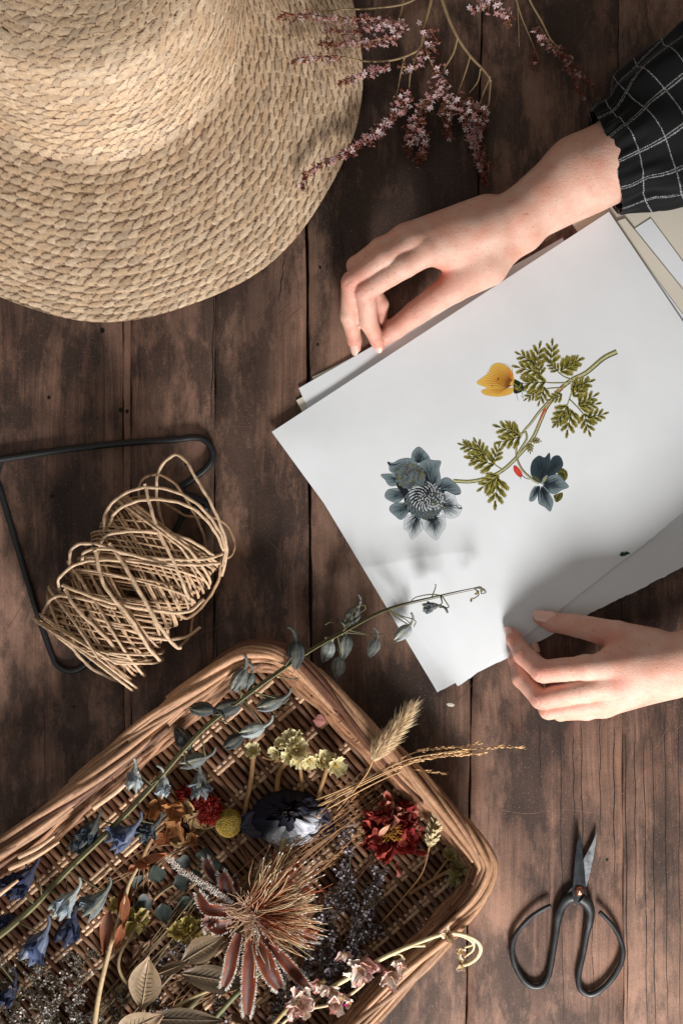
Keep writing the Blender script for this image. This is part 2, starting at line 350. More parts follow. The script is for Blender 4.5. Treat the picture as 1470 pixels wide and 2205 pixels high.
def cracks():
    """hairline cracks, saw grooves, nail holes and scratches are marks in the tabletop"""
    top = bpy.data.objects['tabletop']
    mb = MB(); dk = lin((17, 13, 12))
    for x0, y0, x1, y1, w in [(462, 620, 455, 900, 1.3), (467, 1500, 463, 1180, 1.1), (1205, 1560, 1212, 2205, 1.0), (1250, 1560, 1256, 2000, 1.2), (1290, 1540, 1292, 1800, 0.9), (1345, 1580, 1350, 2205, 1.5),
                              (1385, 1580, 1392, 2205, 1.1), (1430, 1540, 1436, 2205, 0.9), (1160, 1560, 1163, 1700, .8), (600, 650, 612, 560, .9), (1390, 0, 1394, 60, .7), (1230, 1300, 1233, 1330, 1.0),
                              (610, 1150, 606, 1300, 0.7), (800, 0, 806, 60, .9), (300, 690, 300, 900, .5), (95, 1480, 98, 1700, .5), (1460, 1540, 1463, 2205, .8), (1320, 1560, 1322, 1900, 1.3), (1405, 1600, 1409, 2205, 1.2), (1365, 1560, 1368, 1950, 1.0), (1232, 1580, 1236, 1780, 1.1), (1180, 1800, 1184, 2000, .6), (1272, 1900, 1277, 2205, .7), (735, 500, 738, 560, .7)]:
        n = 40; t = np.linspace(0, 1, n); x = x0+(x1-x0)*t+1.2*np.sin(t*17+x0)+rng.uniform(-.4, .4, n); y = y0+(y1-y0)*t
        ww = w*(0.25+0.75*np.sin(math.pi*t)**.4)*rng.uniform(.6, 1.1, n)
        G = np.stack([np.stack([x-ww, y, x*0+0.35], -1), np.stack([x+ww, y, x*0+0.35], -1)], 1); mb.grid(G, dk if w < 1.0 else lin((30, 21, 17)))
    for x, y, r in [(260, 883, 4.5), (274, 886, 4), (221, 712, 5), (735, 613, 4), (689, 576, 3), (113, 1068, 4), (106, 856, 3.5), (684, 742, 2.5), (160, 1522, 3), (1306, 1851, 3), (700, 1420, 3), (400, 1000, 2.5)]:
        a = np.arange(9)*2*math.pi/9; V = np.stack([x+r*np.cos(a), y+r*np.sin(a)*1.2, 0*a+.4], 1); mb.add(np.vstack([[x, y, .4], V]), [[0, 1+i, 1+(i+1) % 9] for i in range(9)], dk)
    mb.build('crack', M['ink'], top)
    sc = MB(); lt = lin((118, 94, 82))
    for k in range(70):
        x = R(0, 1470); y = R(0, 2205)
        a = rng.choice([1.0, 0.9, 2.2, 0.15, 1.45])+R(.25); L = R(25, 130); n = 8; t = np.linspace(0, 1, n); b = R(.15)
        X = x+np.cos(a+b*t)*L*t; Y = y-np.sin(a+b*t)*L*t; ww = R(.22, .5)*np.sin(math.pi*np.clip(t, .05, .95))
        nx, ny = np.sin(a), np.cos(a)
        sc.grid(np.stack([np.stack([X-nx*ww, Y-ny*ww, X*0+.3], -1), np.stack([X+nx*ww, Y+ny*ww, X*0+.3], -1)], 1), lt)
    for pts in ([(1275, 1750), (1350, 1700), (1400, 1640), (1430, 1600), (1470, 1555)], [(1370, 1640), (1410, 1610), (1440, 1560)], [(1080, 1745), (1140, 1752), (1200, 1742), (1275, 1750)],
                [(590, 700), (600, 680), (625, 655)], [(600, 720), (620, 690), (650, 660)], [(1390, 590), (1400, 600), (1410, 612)]):
        P = cr([(a, b, .3) for a, b in pts], 12); t = nrm(np.gradient(P, axis=0)); s_ = np.stack([t[:, 1], -t[:, 0], 0*t[:, 0]], 1); ww = rng.uniform(.3, 1.0, len(P))[:, None]
        sc.grid(np.stack([P-s_*ww*.7, P+s_*ww*.7], 1), lin((128, 98, 84)))
    sc.build('scratch', M['ink'], top)
cracks()
# ---------------------------------------------------------------- straw hat
def straw_hat():
    hx, hy = 232.0, 150.0       # centre on the table
    rim_z = 16
    # profile (radius, height): crown top -> shoulder -> crown foot -> brim edge; the crown sits off the brim's centre
    prof = np.array([(0, 268), (100, 268), (200, 264), (262, 252), (292, 228), (308, 180), (318, 120), (326, 70), (336, 46), (360, 40), (420, 36), (490, 26), (548, 14)], float)
    ctr = np.array([(203, -48)]*5+[(203, -30), (202, -10), (202, 10), (203, 22), (206, 40), (216, 85), (226, 130), (232, 146)], float)
    C3 = cr(np.c_[prof, np.zeros(len(prof))], 2.0)[:, :2]
    L = np.concatenate([[0], np.cumsum(np.linalg.norm(np.diff(C3, axis=0), axis=1))])
    Lp = np.array([L[np.argmin(np.abs(C3[:, 0]-a)+np.abs(C3[:, 1]-b))] for a, b in prof])
    sfoot = Lp[8]; s = np.concatenate([np.arange(0, sfoot, 2.2), np.arange(sfoot, L[-1], 1.5)]); pr = np.interp(s, L, C3[:, 0]); pz = np.interp(s, L, C3[:, 1])
    a_d = np.arange(-0.75, 2.5, 0.0042); a_c = np.linspace(2.5, 2*math.pi-0.75, 60)[1:-1]; th = np.concatenate([a_d, a_c])
    rwf = np.interp(s, [0, Lp[3], Lp[5], sfoot, sfoot+12, L[-1]], [20, 20, 19, 17, 11.6, 11.6]); q0 = np.concatenate([[0], np.cumsum(np.diff(s)/rwf[1:])])
    SS, TH = np.meshgrid(s, th, indexing='ij'); RR = pr[:, None]+0*TH; ZZ = pz[:, None]+0*TH; RWF = rwf[:, None]+0*TH
    # the plait spirals out: rows shift a little with the angle
    q = q0[:, None]+TH/(2*math.pi)+0.07*np.sin(TH*3+SS/90.)+0.06*np.sin(TH*11+SS/40.)+0.05*np.sin(TH*29+SS/17.); row = np.floor(q); f = q-row
    rowr = np.interp((row+0.5), q0, pr)
    nst = np.maximum(6, np.round(2*math.pi*rowr/(27.0+4*np.sin(row*2.3))))
    tt = TH/(2*math.pi)*nst+row*0.37+0.22*np.sin(TH*7+row*1.7)+0.17*np.sin(TH*19+row*4.1)+0.1*np.sin(TH*43+row*7.7)
    hh = lambda k, m_: np.modf(np.abs(np.sin((k+row*131.0)*12.9898*m_+4.1)*43758.5453))[0]
    h = 0.05+0*TH; idx = 0*TH; tone = 0*TH; edge = np.zeros_like(TH)
    # lens-shaped stitches, each lapping over the one before; a straight strand runs along the foot of every row
    for dk_ in (-1, 0, 1):
        k = np.floor(tt)+dk_; x = tt-k-0.5+(hh(k, 1.1)-.5)*.25; hw = 0.74+0.16*hh(k, 1.9); sk = 0.55+0.3*hh(k, 2.3)
        yc = 0.42+0.07*(hh(k, 2.9)-.5)+sk*x*0.55; hl = (0.36+0.08*hh(k, 3.1))*np.sqrt(np.clip(1-(x/hw)**2, 0, 1)); yy = (f-yc)
        inside = (np.abs(yy) < hl) & (np.abs(x) < hw); dome = np.sqrt(np.clip(1-(yy/(hl+1e-6))**2, 0, 1))**.6
        hk = (0.55+0.35*x+0.3*hh(k, 4.7))*dome; take = inside & (hk > h)
        h = np.where(take, hk, h); idx = np.where(take, k*1.0+row*131, idx); tone = np.where(take, hh(k, 2.1), tone)
        e_ = np.where(inside, 0, np.exp(-((-yy-hl)*RWF*1.45/2.6)**2)*(np.abs(x) < hw*.95)*(yy < 0)); edge = np.maximum(edge, e_)
    cordb = np.exp(-((f-0.90-0.03*np.sin(tt*2*math.pi))/0.085)**2)*np.where(SS < Lp[5], 1.5, 0.45)*(.7+.3*np.sin(TH*13+row)); isc = cordb > h; h = np.maximum(h, cordb)
    edge = np.where(isc, edge*.2, np.where(h > .8, edge*.6, edge)); hv = lambda k: tone
    useA = True; A = tt; B = tt; fa = f; fb = f
    amp = 1.8*np.clip(RR/40., 0.2, 1)
    # normals of profile
    dr = np.gradient(pr, s); dz = np.gradient(pz, s); nr = -dz; nz = dr; nr, nz = np.where(nz < 0, -nr, nr), np.where(nz < 0, -nz, nz)
    nr = np.abs(-dz)*1.0; nz = np.abs(dr)
    # overall soft unevenness of the brim, a kink at the crown's right shoulder
    big = 5*np.sin(TH*2+1)*(RR/548.)**2+3*np.sin(TH*5+2)*(RR/548.)**2
    rdef = 1+0.010*np.sin(TH*3+0.6)*np.exp(-((ZZ-180)/120.)**2)+0.006*np.sin(TH*9)*np.clip((RR-400)/100., 0, 1)
    R2 = (RR+amp*h*nr[:, None]); R2 = R2*rdef; Z2 = ZZ+amp*h*nz[:, None]+big
    ox = np.interp(s, Lp, ctr[:, 0])[:, None]; oy = np.interp(s, Lp, ctr[:, 1])[:, None]
    X = ox+R2*np.cos(TH); Y = oy+R2*np.sin(TH)
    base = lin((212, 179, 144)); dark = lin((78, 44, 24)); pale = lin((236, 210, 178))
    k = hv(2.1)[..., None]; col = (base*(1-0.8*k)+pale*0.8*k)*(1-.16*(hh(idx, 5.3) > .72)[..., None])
    k2 = np.clip(np.clip(0.40-h, 0, 0.40)*2.5+edge*1.5, 0, 1)[..., None]; col = col*(1-k2)+dark*k2          # shade between the stitches put into the colour as dark brown
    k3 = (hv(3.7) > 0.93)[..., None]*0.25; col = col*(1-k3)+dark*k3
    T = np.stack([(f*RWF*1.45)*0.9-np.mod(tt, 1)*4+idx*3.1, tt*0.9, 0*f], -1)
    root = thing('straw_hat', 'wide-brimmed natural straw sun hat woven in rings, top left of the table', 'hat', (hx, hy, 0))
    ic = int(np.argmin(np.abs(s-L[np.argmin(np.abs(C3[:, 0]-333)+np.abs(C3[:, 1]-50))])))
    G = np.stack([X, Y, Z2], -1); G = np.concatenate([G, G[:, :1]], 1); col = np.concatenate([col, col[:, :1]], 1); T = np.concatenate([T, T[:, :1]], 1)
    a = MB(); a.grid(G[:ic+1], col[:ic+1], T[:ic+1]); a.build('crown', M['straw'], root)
    b = MB(); b.grid(G[ic:], col[ic:], T[ic:])
    b.grid(np.stack([G[-1], G[-1]+np.array([0, 0, -7.]), G[-1]*np.array([1, 1, 1])+np.c_[np.stack([(hx-G[-1, :, 0]), (hy-G[-1, :, 1])], 1)*0.02, -8+0*G[-1, :, 0]]], 0), dark)
    b.build('brim', M['straw'], root)
straw_hat()
# ---------------------------------------------------------------- the person's hands: one smooth surface each, grown from joints
def surface_nets(F, h, org):
    """polygon skin of the zero level of a sampled distance field"""
    s = F < 0
    c = s[:-1, :-1, :-1].astype(np.int8)
    cnt = np.zeros_like(c)
    for i in (0, 1):
        for j in (0, 1):
            for k in (0, 1): cnt += s[i:i+c.shape[0], j:j+c.shape[1], k:k+c.shape[2]]
    act = (cnt > 0) & (cnt < 8); I = np.argwhere(act); vid = -np.ones(c.shape, int); vid[act] = np.arange(len(I))
    acc = np.zeros((len(I), 3)); num = np.zeros(len(I))
    cs = [(0, 0, 0), (1, 0, 0), (0, 1, 0), (1, 1, 0), (0, 0, 1), (1, 0, 1), (0, 1, 1), (1, 1, 1)]
    for a in range(8):
        for b in range(a+1, 8):
            A, B = np.array(cs[a]), np.array(cs[b])
            if np.abs(A-B).sum() != 1: continue
            fa = F[tuple((I+A).T)]; fb = F[tuple((I+B).T)]; m = (fa < 0) != (fb < 0)
            t = fa[m]/(fa[m]-fb[m]); acc[m] += A+(B-A)*t[:, None]; num[m] += 1
    V = (I+acc/num[:, None])*h+org
    Q = []
    for ax in range(3):
        u, v = [(1, 2), (2, 0), (0, 1)][ax]
        sl = [slice(None)]*3; sl[ax] = slice(0, -1); sh = [slice(None)]*3; sh[ax] = slice(1, None)
        E = np.argwhere(s[tuple(sl)] != s[tuple(sh)])
        E = E[(E[:, u] > 0) & (E[:, v] > 0) & (E[:, u] < s.shape[u]-1) & (E[:, v] < s.shape[v]-1)]
        flip = s[tuple(E.T)]
        du = np.zeros(3, int); du[u] = 1; dv = np.zeros(3, int); dv[v] = 1
        q = np.stack([vid[tuple((E-du-dv).T)], vid[tuple((E-dv).T)], vid[tuple(E.T)], vid[tuple((E-du).T)]], 1)
        q[~flip] = q[~flip][:, ::-1]; Q.append(q)
    Q = np.concatenate(Q); Q = Q[(Q >= 0).all(1)]
    for it in range(3):                                   # light relaxing
        n = np.zeros(len(V)); A = np.zeros_like(V)
        for a, b in ((0, 1), (1, 2), (2, 3), (3, 0)):
            np.add.at(A, Q[:, a], V[Q[:, b]]); np.add.at(A, Q[:, b], V[Q[:, a]]); np.add.at(n, Q[:, a], 1); np.add.at(n, Q[:, b], 1)
        V = V+(A/np.maximum(n, 1)[:, None]-V)*(0.5 if it != 1 else -0.3)
    return V, Q
def cone(P, a, b, ra, rb):
    a = np.asarray(a, np.float32); b = np.asarray(b, np.float32); d = b-a; L2 = float(d@d)
    t = np.clip(((P-a)@d)/L2, 0, 1); q = P-a-t[..., None]*d
    return np.sqrt((q*q).sum(-1))-(ra+(rb-ra)*t)
def smin(a, b, k):
    h = np.clip(0.5+0.5*(b-a)/k, 0, 1); return b*(1-h)+a*h-k*h*(1-h)

def hand(palm, digits, nails, parent, wrinkles, col_fn, h=2.7, lines=(), kp=20.0, kf=13.0, label=None, squash=()):
    """palm: list of bones (a, b, ra, rb); digits: list of lists of (x, y, z, r) joints; all as seen on the plan"""
    fx = lambda p: apt(p[0], p[1], p[2])
    pb = [(fx(a), fx(b), ra, rb) for a, b, ra, rb in palm]
    dg = [[(fx(j[:3]), j[3]) for j in d] for d in digits]
    pts = np.array([q for b in pb for q in (b[0]-max(b[2:]), b[0]+max(b[2:]), b[1]-max(b[2:]), b[1]+max(b[2:]))]+[j[0]+s*j[1] for d in dg for j in d for s in (1, -1)])
    lo = pts.min(0)-12; hi = pts.max(0)+12
    ax = [np.arange(lo[i], hi[i], h, dtype=np.float32) for i in range(3)]
    G = np.stack(np.meshgrid(*ax, indexing='ij'), -1)
    pal = None
    for a, b, ra, rb in pb:
        f = cone(G, a, b, ra, rb); pal = f if pal is None else smin(pal, f, kp)
    out = pal
    for d in dg:
        fd = None
        for (a, ra), (b, rb) in zip(d[:-1], d[1:]):
            f = cone(G, a, b, ra, rb); fd = f if fd is None else smin(fd, f, 7.0)
        out = np.minimum(out, smin(pal, fd, kf))
    # creases of the skin over the joints: shallow rings, only near the surface
    for (x, y, z), (dx, dy, dz), w, amp, n in wrinkles:
        c = fx((x, y, z)).astype(np.float32); d_ = nrm([dx, dy, dz]).astype(np.float32); Q = G-c
        t = Q@d_; rr = (Q*Q).sum(-1)-t*t
        out = out+amp*1.5*np.exp(-(t/w)**2)*(0.5+0.5*np.cos(t*2*math.pi*n/w))*np.exp(-rr/(34.**2))
    V, Q = surface_nets(out, h, lo)
    mb = MB(); c = col_fn(V); mb.add(V, Q, c)
    o = mb.build('arm', M['skin'], parent)
    if label: o['label'] = label
    for (bx, by, bz), (tx, ty, tz), up, w, r in nails:
        a = fx((bx, by, bz)); b = fx((tx, ty, tz)); d = b-a; up = nrm(np.asarray(up, float)-np.dot(up, nrm(d))*nrm(d)); sd = np.cross(nrm(d), up)
        u = np.linspace(0, 1, 9)[:, None]; v = np.linspace(-1, 1, 9)[None, :]
        ang = v*w; ww = np.where(u < 0.15, np.sqrt(np.clip(1-((0.15-u)/0.15)**2, 0.1, 1)), 1)*np.where(u > 0.7, np.sqrt(np.clip(1-((u-0.7)/0.33)**2, 0.02, 1)), 1)
        Gn = a+d*u[..., None]*(1+0*v[..., None])+(sd*(np.sin(ang)*ww*r)[..., None])+up*((np.cos(ang*ww)*r-2.0*u**2+0.4))[..., None]
        pk = lin((236, 186, 172)); tip = lin((228, 190, 172)); k = np.clip((u-0.72)*8, 0, 1)[..., None]*np.ones((9, 9, 1)); cc = pk*(1-k)+tip*k
        nb = MB(); nb.grid(Gn, cc); nb.grid(Gn-up*0.9, cc); nb.build('fingernail', M['nail'], o)
    return o

skin_b = lin((220, 181, 162)); skin_r = lin((206, 130, 114)); skin_p = lin((228, 192, 172))
def tint(spots):
    def f(V):
        c = np.repeat(skin_b[None], len(V), 0)
        for (x, y, z, r, colr, k) in spots:
            p = apt(x, y, z); w = (k*np.exp(-((V-p)**2).sum(1)/r**2))[:, None]; c = c*(1-w)+colr*w
        return c
    return f
person = thing('person', 'person in a black checked sleeve, both hands holding the sheets of paper', 'person', (1400, 900, 0))

# ---- hand above the sheets, pinching their upper edge
W = [((1420, 300, 85), (1250, 375, 82), 92, 80), ((1250, 375, 82), (1120, 462, 82), 78, 56), ((1290, 372, 70), (1120, 478, 66), 70, 50),
     ((1115, 470, 82), (1030, 500, 96), 54, 50), ((1120, 500, 70), (1035, 555, 70), 46, 44),        # wrist to hand
     ((1060, 500, 92), (925, 538, 114), 44, 26), ((1060, 478, 92), (895, 522, 112), 40, 25), ((1050, 462, 88), (872, 512, 100), 38, 24), ((1040, 460, 80), (868, 508, 84), 34, 23),  # the four hand bones
     ((1060, 545, 74), (985, 595, 70), 44, 33), ((1020, 540, 80), (950, 550, 96), 40, 28)]
D = [  # joints (x, y, z, radius): index, middle, ring, little finger, thumb
     [(915, 545, 114, 29), (868, 572, 114, 27), (787, 625, 92, 23.5), (792, 690, 50, 20.5), (812, 733, 22, 15.5), (817, 747, 16, 11)],
     [(893, 522, 112, 27), (830, 555, 112, 24.5), (757, 607, 88, 22), (752, 680, 50, 20), (763, 733, 22, 15), (767, 750, 16, 10)],
     [(875, 510, 98, 25), (820, 535, 92, 23), (768, 573, 72, 21), (775, 650, 36, 18), (800, 690, 18, 14)],
     [(868, 512, 78, 23), (815, 560, 66, 20), (795, 610, 46, 18), (820, 655, 26, 16), (822, 695, 16, 12)],
     [(1050, 575, 74, 42), (975, 618, 66, 33), (896, 673, 44, 26.5), (850, 708, 26, 22), (834, 722, 20, 17), (826, 731, 18, 12.5)]]
wr = [((787, 625, 92), (0.6, -1, 0.6), 12, 2.2, 3), ((796, 690, 50), (-.2, -1, .9), 8, 1.8, 2), ((757, 607, 88), (0.6, -1, .6), 12, 2.2, 3), ((896, 673, 44), (1, -.7, .3), 14, 2.4, 3),
      ((862, 575, 100), (1, -.6, 0), 9, 2.0, 2), ((1118, 470, 100), (1, -.6, 0), 12, 1.2, 3), ((752, 680, 50), (-.2, -1, .9), 8, 1.6, 2), ((850, 640, 90), (1, -.8, 0), 8, 1.6, 2)]
nl = [((860, 699, 31), (829, 734, 17), (-.35, -.5, .85), 0.95, 17.5), ((762, 722, 28), (768, 762, 12), (-.5, .35, .8), .85, 13.0), ((808, 722, 28), (819, 756, 12), (-.3, .45, .85), .8, 12.5)]
sp = [(787, 625, 92, 34, skin_r, .5), (757, 607, 88, 34, skin_r, .5), (812, 735, 22, 30, skin_r, .55), (765, 740, 22, 28, skin_r, .5), (850, 710, 26, 34, skin_r, .45), (938, 598, 80, 34, skin_r, .9), (845, 490, 100, 40, skin_r, .3),
      (1200, 400, 150, 80, skin_p, .3), (896, 673, 60, 30, skin_r, .35), (822, 690, 16, 30, skin_r, .5)]
hand(W, D, nl, person, wr, tint(sp), label='forearm and hand above the sheets')

# ---- hand below the sheets, fingers round their lower edge
W = [((1720, 1398, 190), (1500, 1416, 122), 70, 60), ((1520, 1414, 118), (1430, 1428, 112), 58, 52), ((1480, 1440, 108), (1420, 1445, 104), 54, 48),
     ((1440, 1420, 112), (1300, 1438, 124), 42, 28), ((1440, 1440, 112), (1305, 1476, 120), 42, 27), ((1440, 1456, 104), (1308, 1505, 102), 40, 26), ((1440, 1460, 94), (1300, 1522, 82), 40, 22),
     ((1440, 1408, 92), (1345, 1382, 84), 42, 30), ((1400, 1420, 100), (1320, 1412, 106), 38, 27)]
D = [[(1300, 1434, 124, 29), (1262, 1438, 120, 27), (1168, 1446, 92, 24), (1126, 1410, 56, 21), (1106, 1375, 30, 16.5), (1100, 1362, 22, 11)],
     [(1304, 1476, 120, 27), (1262, 1484, 114, 25), (1165, 1505, 78, 22.5), (1122, 1460, 44, 20), (1110, 1420, 26, 16), (1108, 1408, 22, 12)],
     [(1306, 1504, 104, 25), (1262, 1516, 94, 23), (1180, 1530, 60, 19), (1150, 1480, 34, 17), (1148, 1420, 20, 14), (1148, 1398, 16, 11)],
     [(1302, 1520, 80, 22), (1262, 1530, 66, 20), (1205, 1536, 44, 16), (1190, 1480, 26, 15), (1180, 1440, 16, 12)],
     [(1400, 1392, 88, 40), (1328, 1368, 78, 30), (1240, 1347, 52, 24.5), (1190, 1340, 32, 20.5), (1168, 1334, 24, 15), (1156, 1330, 20, 10)]]
wr = [((1168, 1446, 92), (1, .1, .6), 13, 2.4, 3), ((1128, 1410, 56), (.7, 1, .6), 9, 1.8, 2), ((1165, 1505, 78), (1, .1, .6), 12, 2.2, 3), ((1242, 1347, 52), (1, .2, .3), 14, 2.4, 3),
      ((1275, 1415, 115), (1, 0, 0), 9, 2.2, 2), ((1180, 1530, 60), (1, 0, .6), 10, 1.6, 2), ((1230, 1425, 110), (1, 0, 0), 8, 1.6, 2)]
nl = [((1196, 1336, 36), (1149, 1328, 20), (-.15, -.55, .8), .9, 17.5), ((1112, 1380, 36), (1094, 1350, 18), (-.8, -.1, .55), .8, 14.0), ((1152, 1408, 22), (1147, 1386, 14), (.4, -.5, .75), .9, 11)]
sp = [(1168, 1446, 110, 34, skin_r, .5), (1165, 1505, 90, 34, skin_r, .5), (1102, 1370, 30, 34, skin_r, .6), (1160, 1332, 26, 34, skin_r, .5), (1340, 1478, 150, 24, skin_r, .6), (1300, 1395, 90, 34, skin_r, .7), (1112, 1420, 26, 40, skin_r, .5)]
hand(W, D, nl, person, wr, tint(sp), label='hand gripping the lower edge of the sheets')

# ---- sleeve
def sleeve(c, sc=1.0):
    c = np.array([apt(*q) for q in c])
    P = cr(c, 5.0); m = len(P); n = 240; L = np.concatenate([[0], np.cumsum(np.linalg.norm(np.diff(P, axis=0), axis=1))])
    t = nrm(np.gradient(P, axis=0)); e1 = nrm(np.cross(t, [0, 0, 1.0])); e2 = np.cross(e1, t)
    a = np.linspace(0, 2*math.pi, n+1)[None, :]; l = L[:, None]
    rx = np.interp(L, [0, 25, 60, 120, 250, 600], [112, 120, 124, 158, 190, 205])[:, None]*sc; ry = np.interp(L, [0, 60, 250, 600], [80, 88, 96, 110])[:, None]
    gather = 2.0*np.sin(a*19+0.6*np.sin(l/31.))*np.exp(-((l-48)/44.)**2)+1.4*np.sin(a*31+l/50.)*np.exp(-((l-40)/50.)**2)
    fold = 8*np.sin(a*4+l/60.+1)*np.clip(l/120., 0, 1)+6*np.sin(a*7-l/45.)*np.clip(l/90., 0, 1)+3*np.sin(l/13.+a*3)*np.exp(-(l/130.)**2)
    ragg = 0.5*np.sin(a*43)+0.5*np.sin(a*67)
    rr = gather+fold
    G = P[:, None]+e1[:, None]*((rx+rr)*np.cos(a))[..., None]+e2[:, None]*((ry+rr)*np.sin(a))[..., None]
    G = G+t[:, None]*((ragg+14*np.sin(a+0.9))*np.exp(-(l/22.)**2))[..., None]
    T = np.stack([(a-0.2)*118+l*0.06+0*l, l+8*np.sin(a*3)+0*a, 0*a*l], -1)
    G[..., 2] = np.maximum(G[..., 2], 13+0.6*np.sin(a*9+l/9.))
    mb = MB(); mb.grid(G, np.array([.01, .01, .012]), T); inner = G.copy(); ce = P[:, None]; inner = ce+(G-ce)*0.975
    mb.grid(inner, np.array([.01, .01, .012]), T); mb.grid(np.stack([G[0], inner[0]], 0), np.array([.01, .01, .012]), np.stack([T[0], T[0]], 0))
    o = mb.build('sleeve', M['cloth'], person)
sleeve([(1302, 352, 84), (1380, 318, 92), (1480, 260, 100), (1600, 205, 110), (1760, 130, 120)])
sleeve([(1640, 1402, 185), (1740, 1390, 230), (1860, 1370, 270), (2040, 1330, 300)], .66)  # second sleeve, out of frame, added to cast shade on the sheets
# ---------------------------------------------------------------- sheets of paper
def sheet_xy(q, U, Vv):
    q = np.asarray(q, float); return (q[0]*(1-U)*(1-Vv)+q[1]*U*(1-Vv)+q[2]*U*Vv+q[3]*(1-U)*Vv)
def top_z(x, y):
    """height of the top sheet: nearly flat, bowed up where the hands pinch it, its lower left corner lifting"""
    z = 11.5+3.2*np.exp(-(((x-1080)/60.)**2+((y-1360)/150.)**2))+2.0*np.exp(-(((x-840)/70.)**2+((y-745)/60.)**2))
    z += 4.0*np.exp(-(((x-640)/90.)**2+((y-950)/70.)**2))+1.5*np.sin((x-y)/230.)+1.0*np.exp(-((x-1075-0.1*(y-1300))/22.)**2)*np.clip((y-1150)/150., 0, 1)*2
    z += 1.6*np.clip((0.779*(x-1130)+(y-1365)+40)/60., 0, 1)**2*np.clip((x-1120)/120., 0, 1)
    z += 2.2*np.exp(-((x-900-0.32*(y-1100))/16.)**2)*np.clip((y-1080)/120., 0, 1)*np.clip((1400-y)/150., 0, 1)
    return z
def make_sheet(quad, zf, label, name='sheet_of_paper', mat='paper', n=70, thick=0.9, ragged=(), group='stacked sheets of paper', curl=0.0):
    u = np.linspace(0, 1, n); U, Vv = np.meshgrid(u, u, indexing='ij')
    q = [np.array(p, float) for p in quad]
    X = sheet_xy([p[0] for p in q], U, Vv); Y = sheet_xy([p[1] for p in q], U, Vv)
    # torn edges: side 0: v=0, 1: u=1, 2: v=1, 3: u=0
    for sd, amp in ragged:
        r = np.cumsum(rng.normal(size=n))*amp*0.16; r -= np.linspace(r[0], r[-1], n); r += rng.normal(size=n)*amp*0.16
        if sd == 2: Y[:, -1] += r; Y[:, -2] += r*.6
        if sd == 0: Y[0 if 0 else slice(None), 0] += r
        if sd == 3: X[0, :] += r
        if sd == 1: X[-1, :] += r
    Z = zf(X, Y)+curl*(np.clip(U-0.9, 0, 1)+np.clip(0.1-Vv, 0, 1))*40
    G = ap(np.stack([X, Y, Z], -1).reshape(-1, 3)).reshape(n, n, 3); D = G.copy(); D[..., 2] -= thick
    mb = MB(); c = np.array([1., 1, 1]); mb.grid(G, c); mb.grid(D, c)
    for a, b in ((G[0], D[0]), (G[-1], D[-1]), (G[:, 0], D[:, 0]), (G[:, -1], D[:, -1])): mb.grid(np.stack([a, b], 0), c)
    o = mb.build(name, M[mat], smooth=False); o['label'] = label; o['category'] = 'sheet of paper'; o['group'] = group
    for p in o.data.polygons: p.use_smooth = True
    return o
flat = lambda z, a=0.0: (lambda x, y: z+a*np.sin(x/170.+z)+0*y)
make_sheet([(672, 812), (1120, 590), (1500, 1020), (880, 1380)], flat(1.6), 'sheet whose rim peeps out just below the raised hand at the back of the stack', mat='paper_old')
make_sheet([(638, 862), (1240, 520), (1560, 1010), (902, 1400)], flat(2.8), 'lowest cream sheet showing a blunt corner at the upper left of the stack', mat='paper_old')
make_sheet([(643, 836), (1210, 512), (1520, 1020), (905, 1420)], flat(4.4), 'white sheet with a lifted corner above the left tip of the printed sheet')
make_sheet([(640, 985), (1300, 520), (1580, 1000), (918, 1452)], flat(5.8), 'sheet with its narrow corner beside the lowest torn corner', ragged=((2, 1.2),))
low = make_sheet([(628, 968), (1330, 490), (1760, 1070), (941, 1490)], flat(7.4), 'large sheet with a torn lower edge and the lowest corner of the stack', ragged=((2, 3.2),), n=110)
make_sheet([(1190, 420), (1440, 300), (1720, 640), (1460, 830)], flat(2.0), 'plain sheet under the cuff at the upper right of the stack', mat='paper_old')
make_sheet([(1330, 515), (1400, 470), (1570, 700), (1480, 760)], flat(4.0, .4), 'small card lying on the sheets beside the cuff', name='paper_card', mat='paper')
make_sheet([(1322, 478), (1345, 470), (1545, 718), (1500, 740)], flat(5.6, .4), 'narrow strip of folded paper along the right rim of the printed sheet', name='paper_strip', mat='paper_old')
top = make_sheet([(585, 930), (1310, 456), (1650, 962), (985, 1478)], top_z, 'big printed sheet with a botanical drawing of dark anemones, on top of the stack', ragged=((2, 2.6),), n=150, curl=0.04)

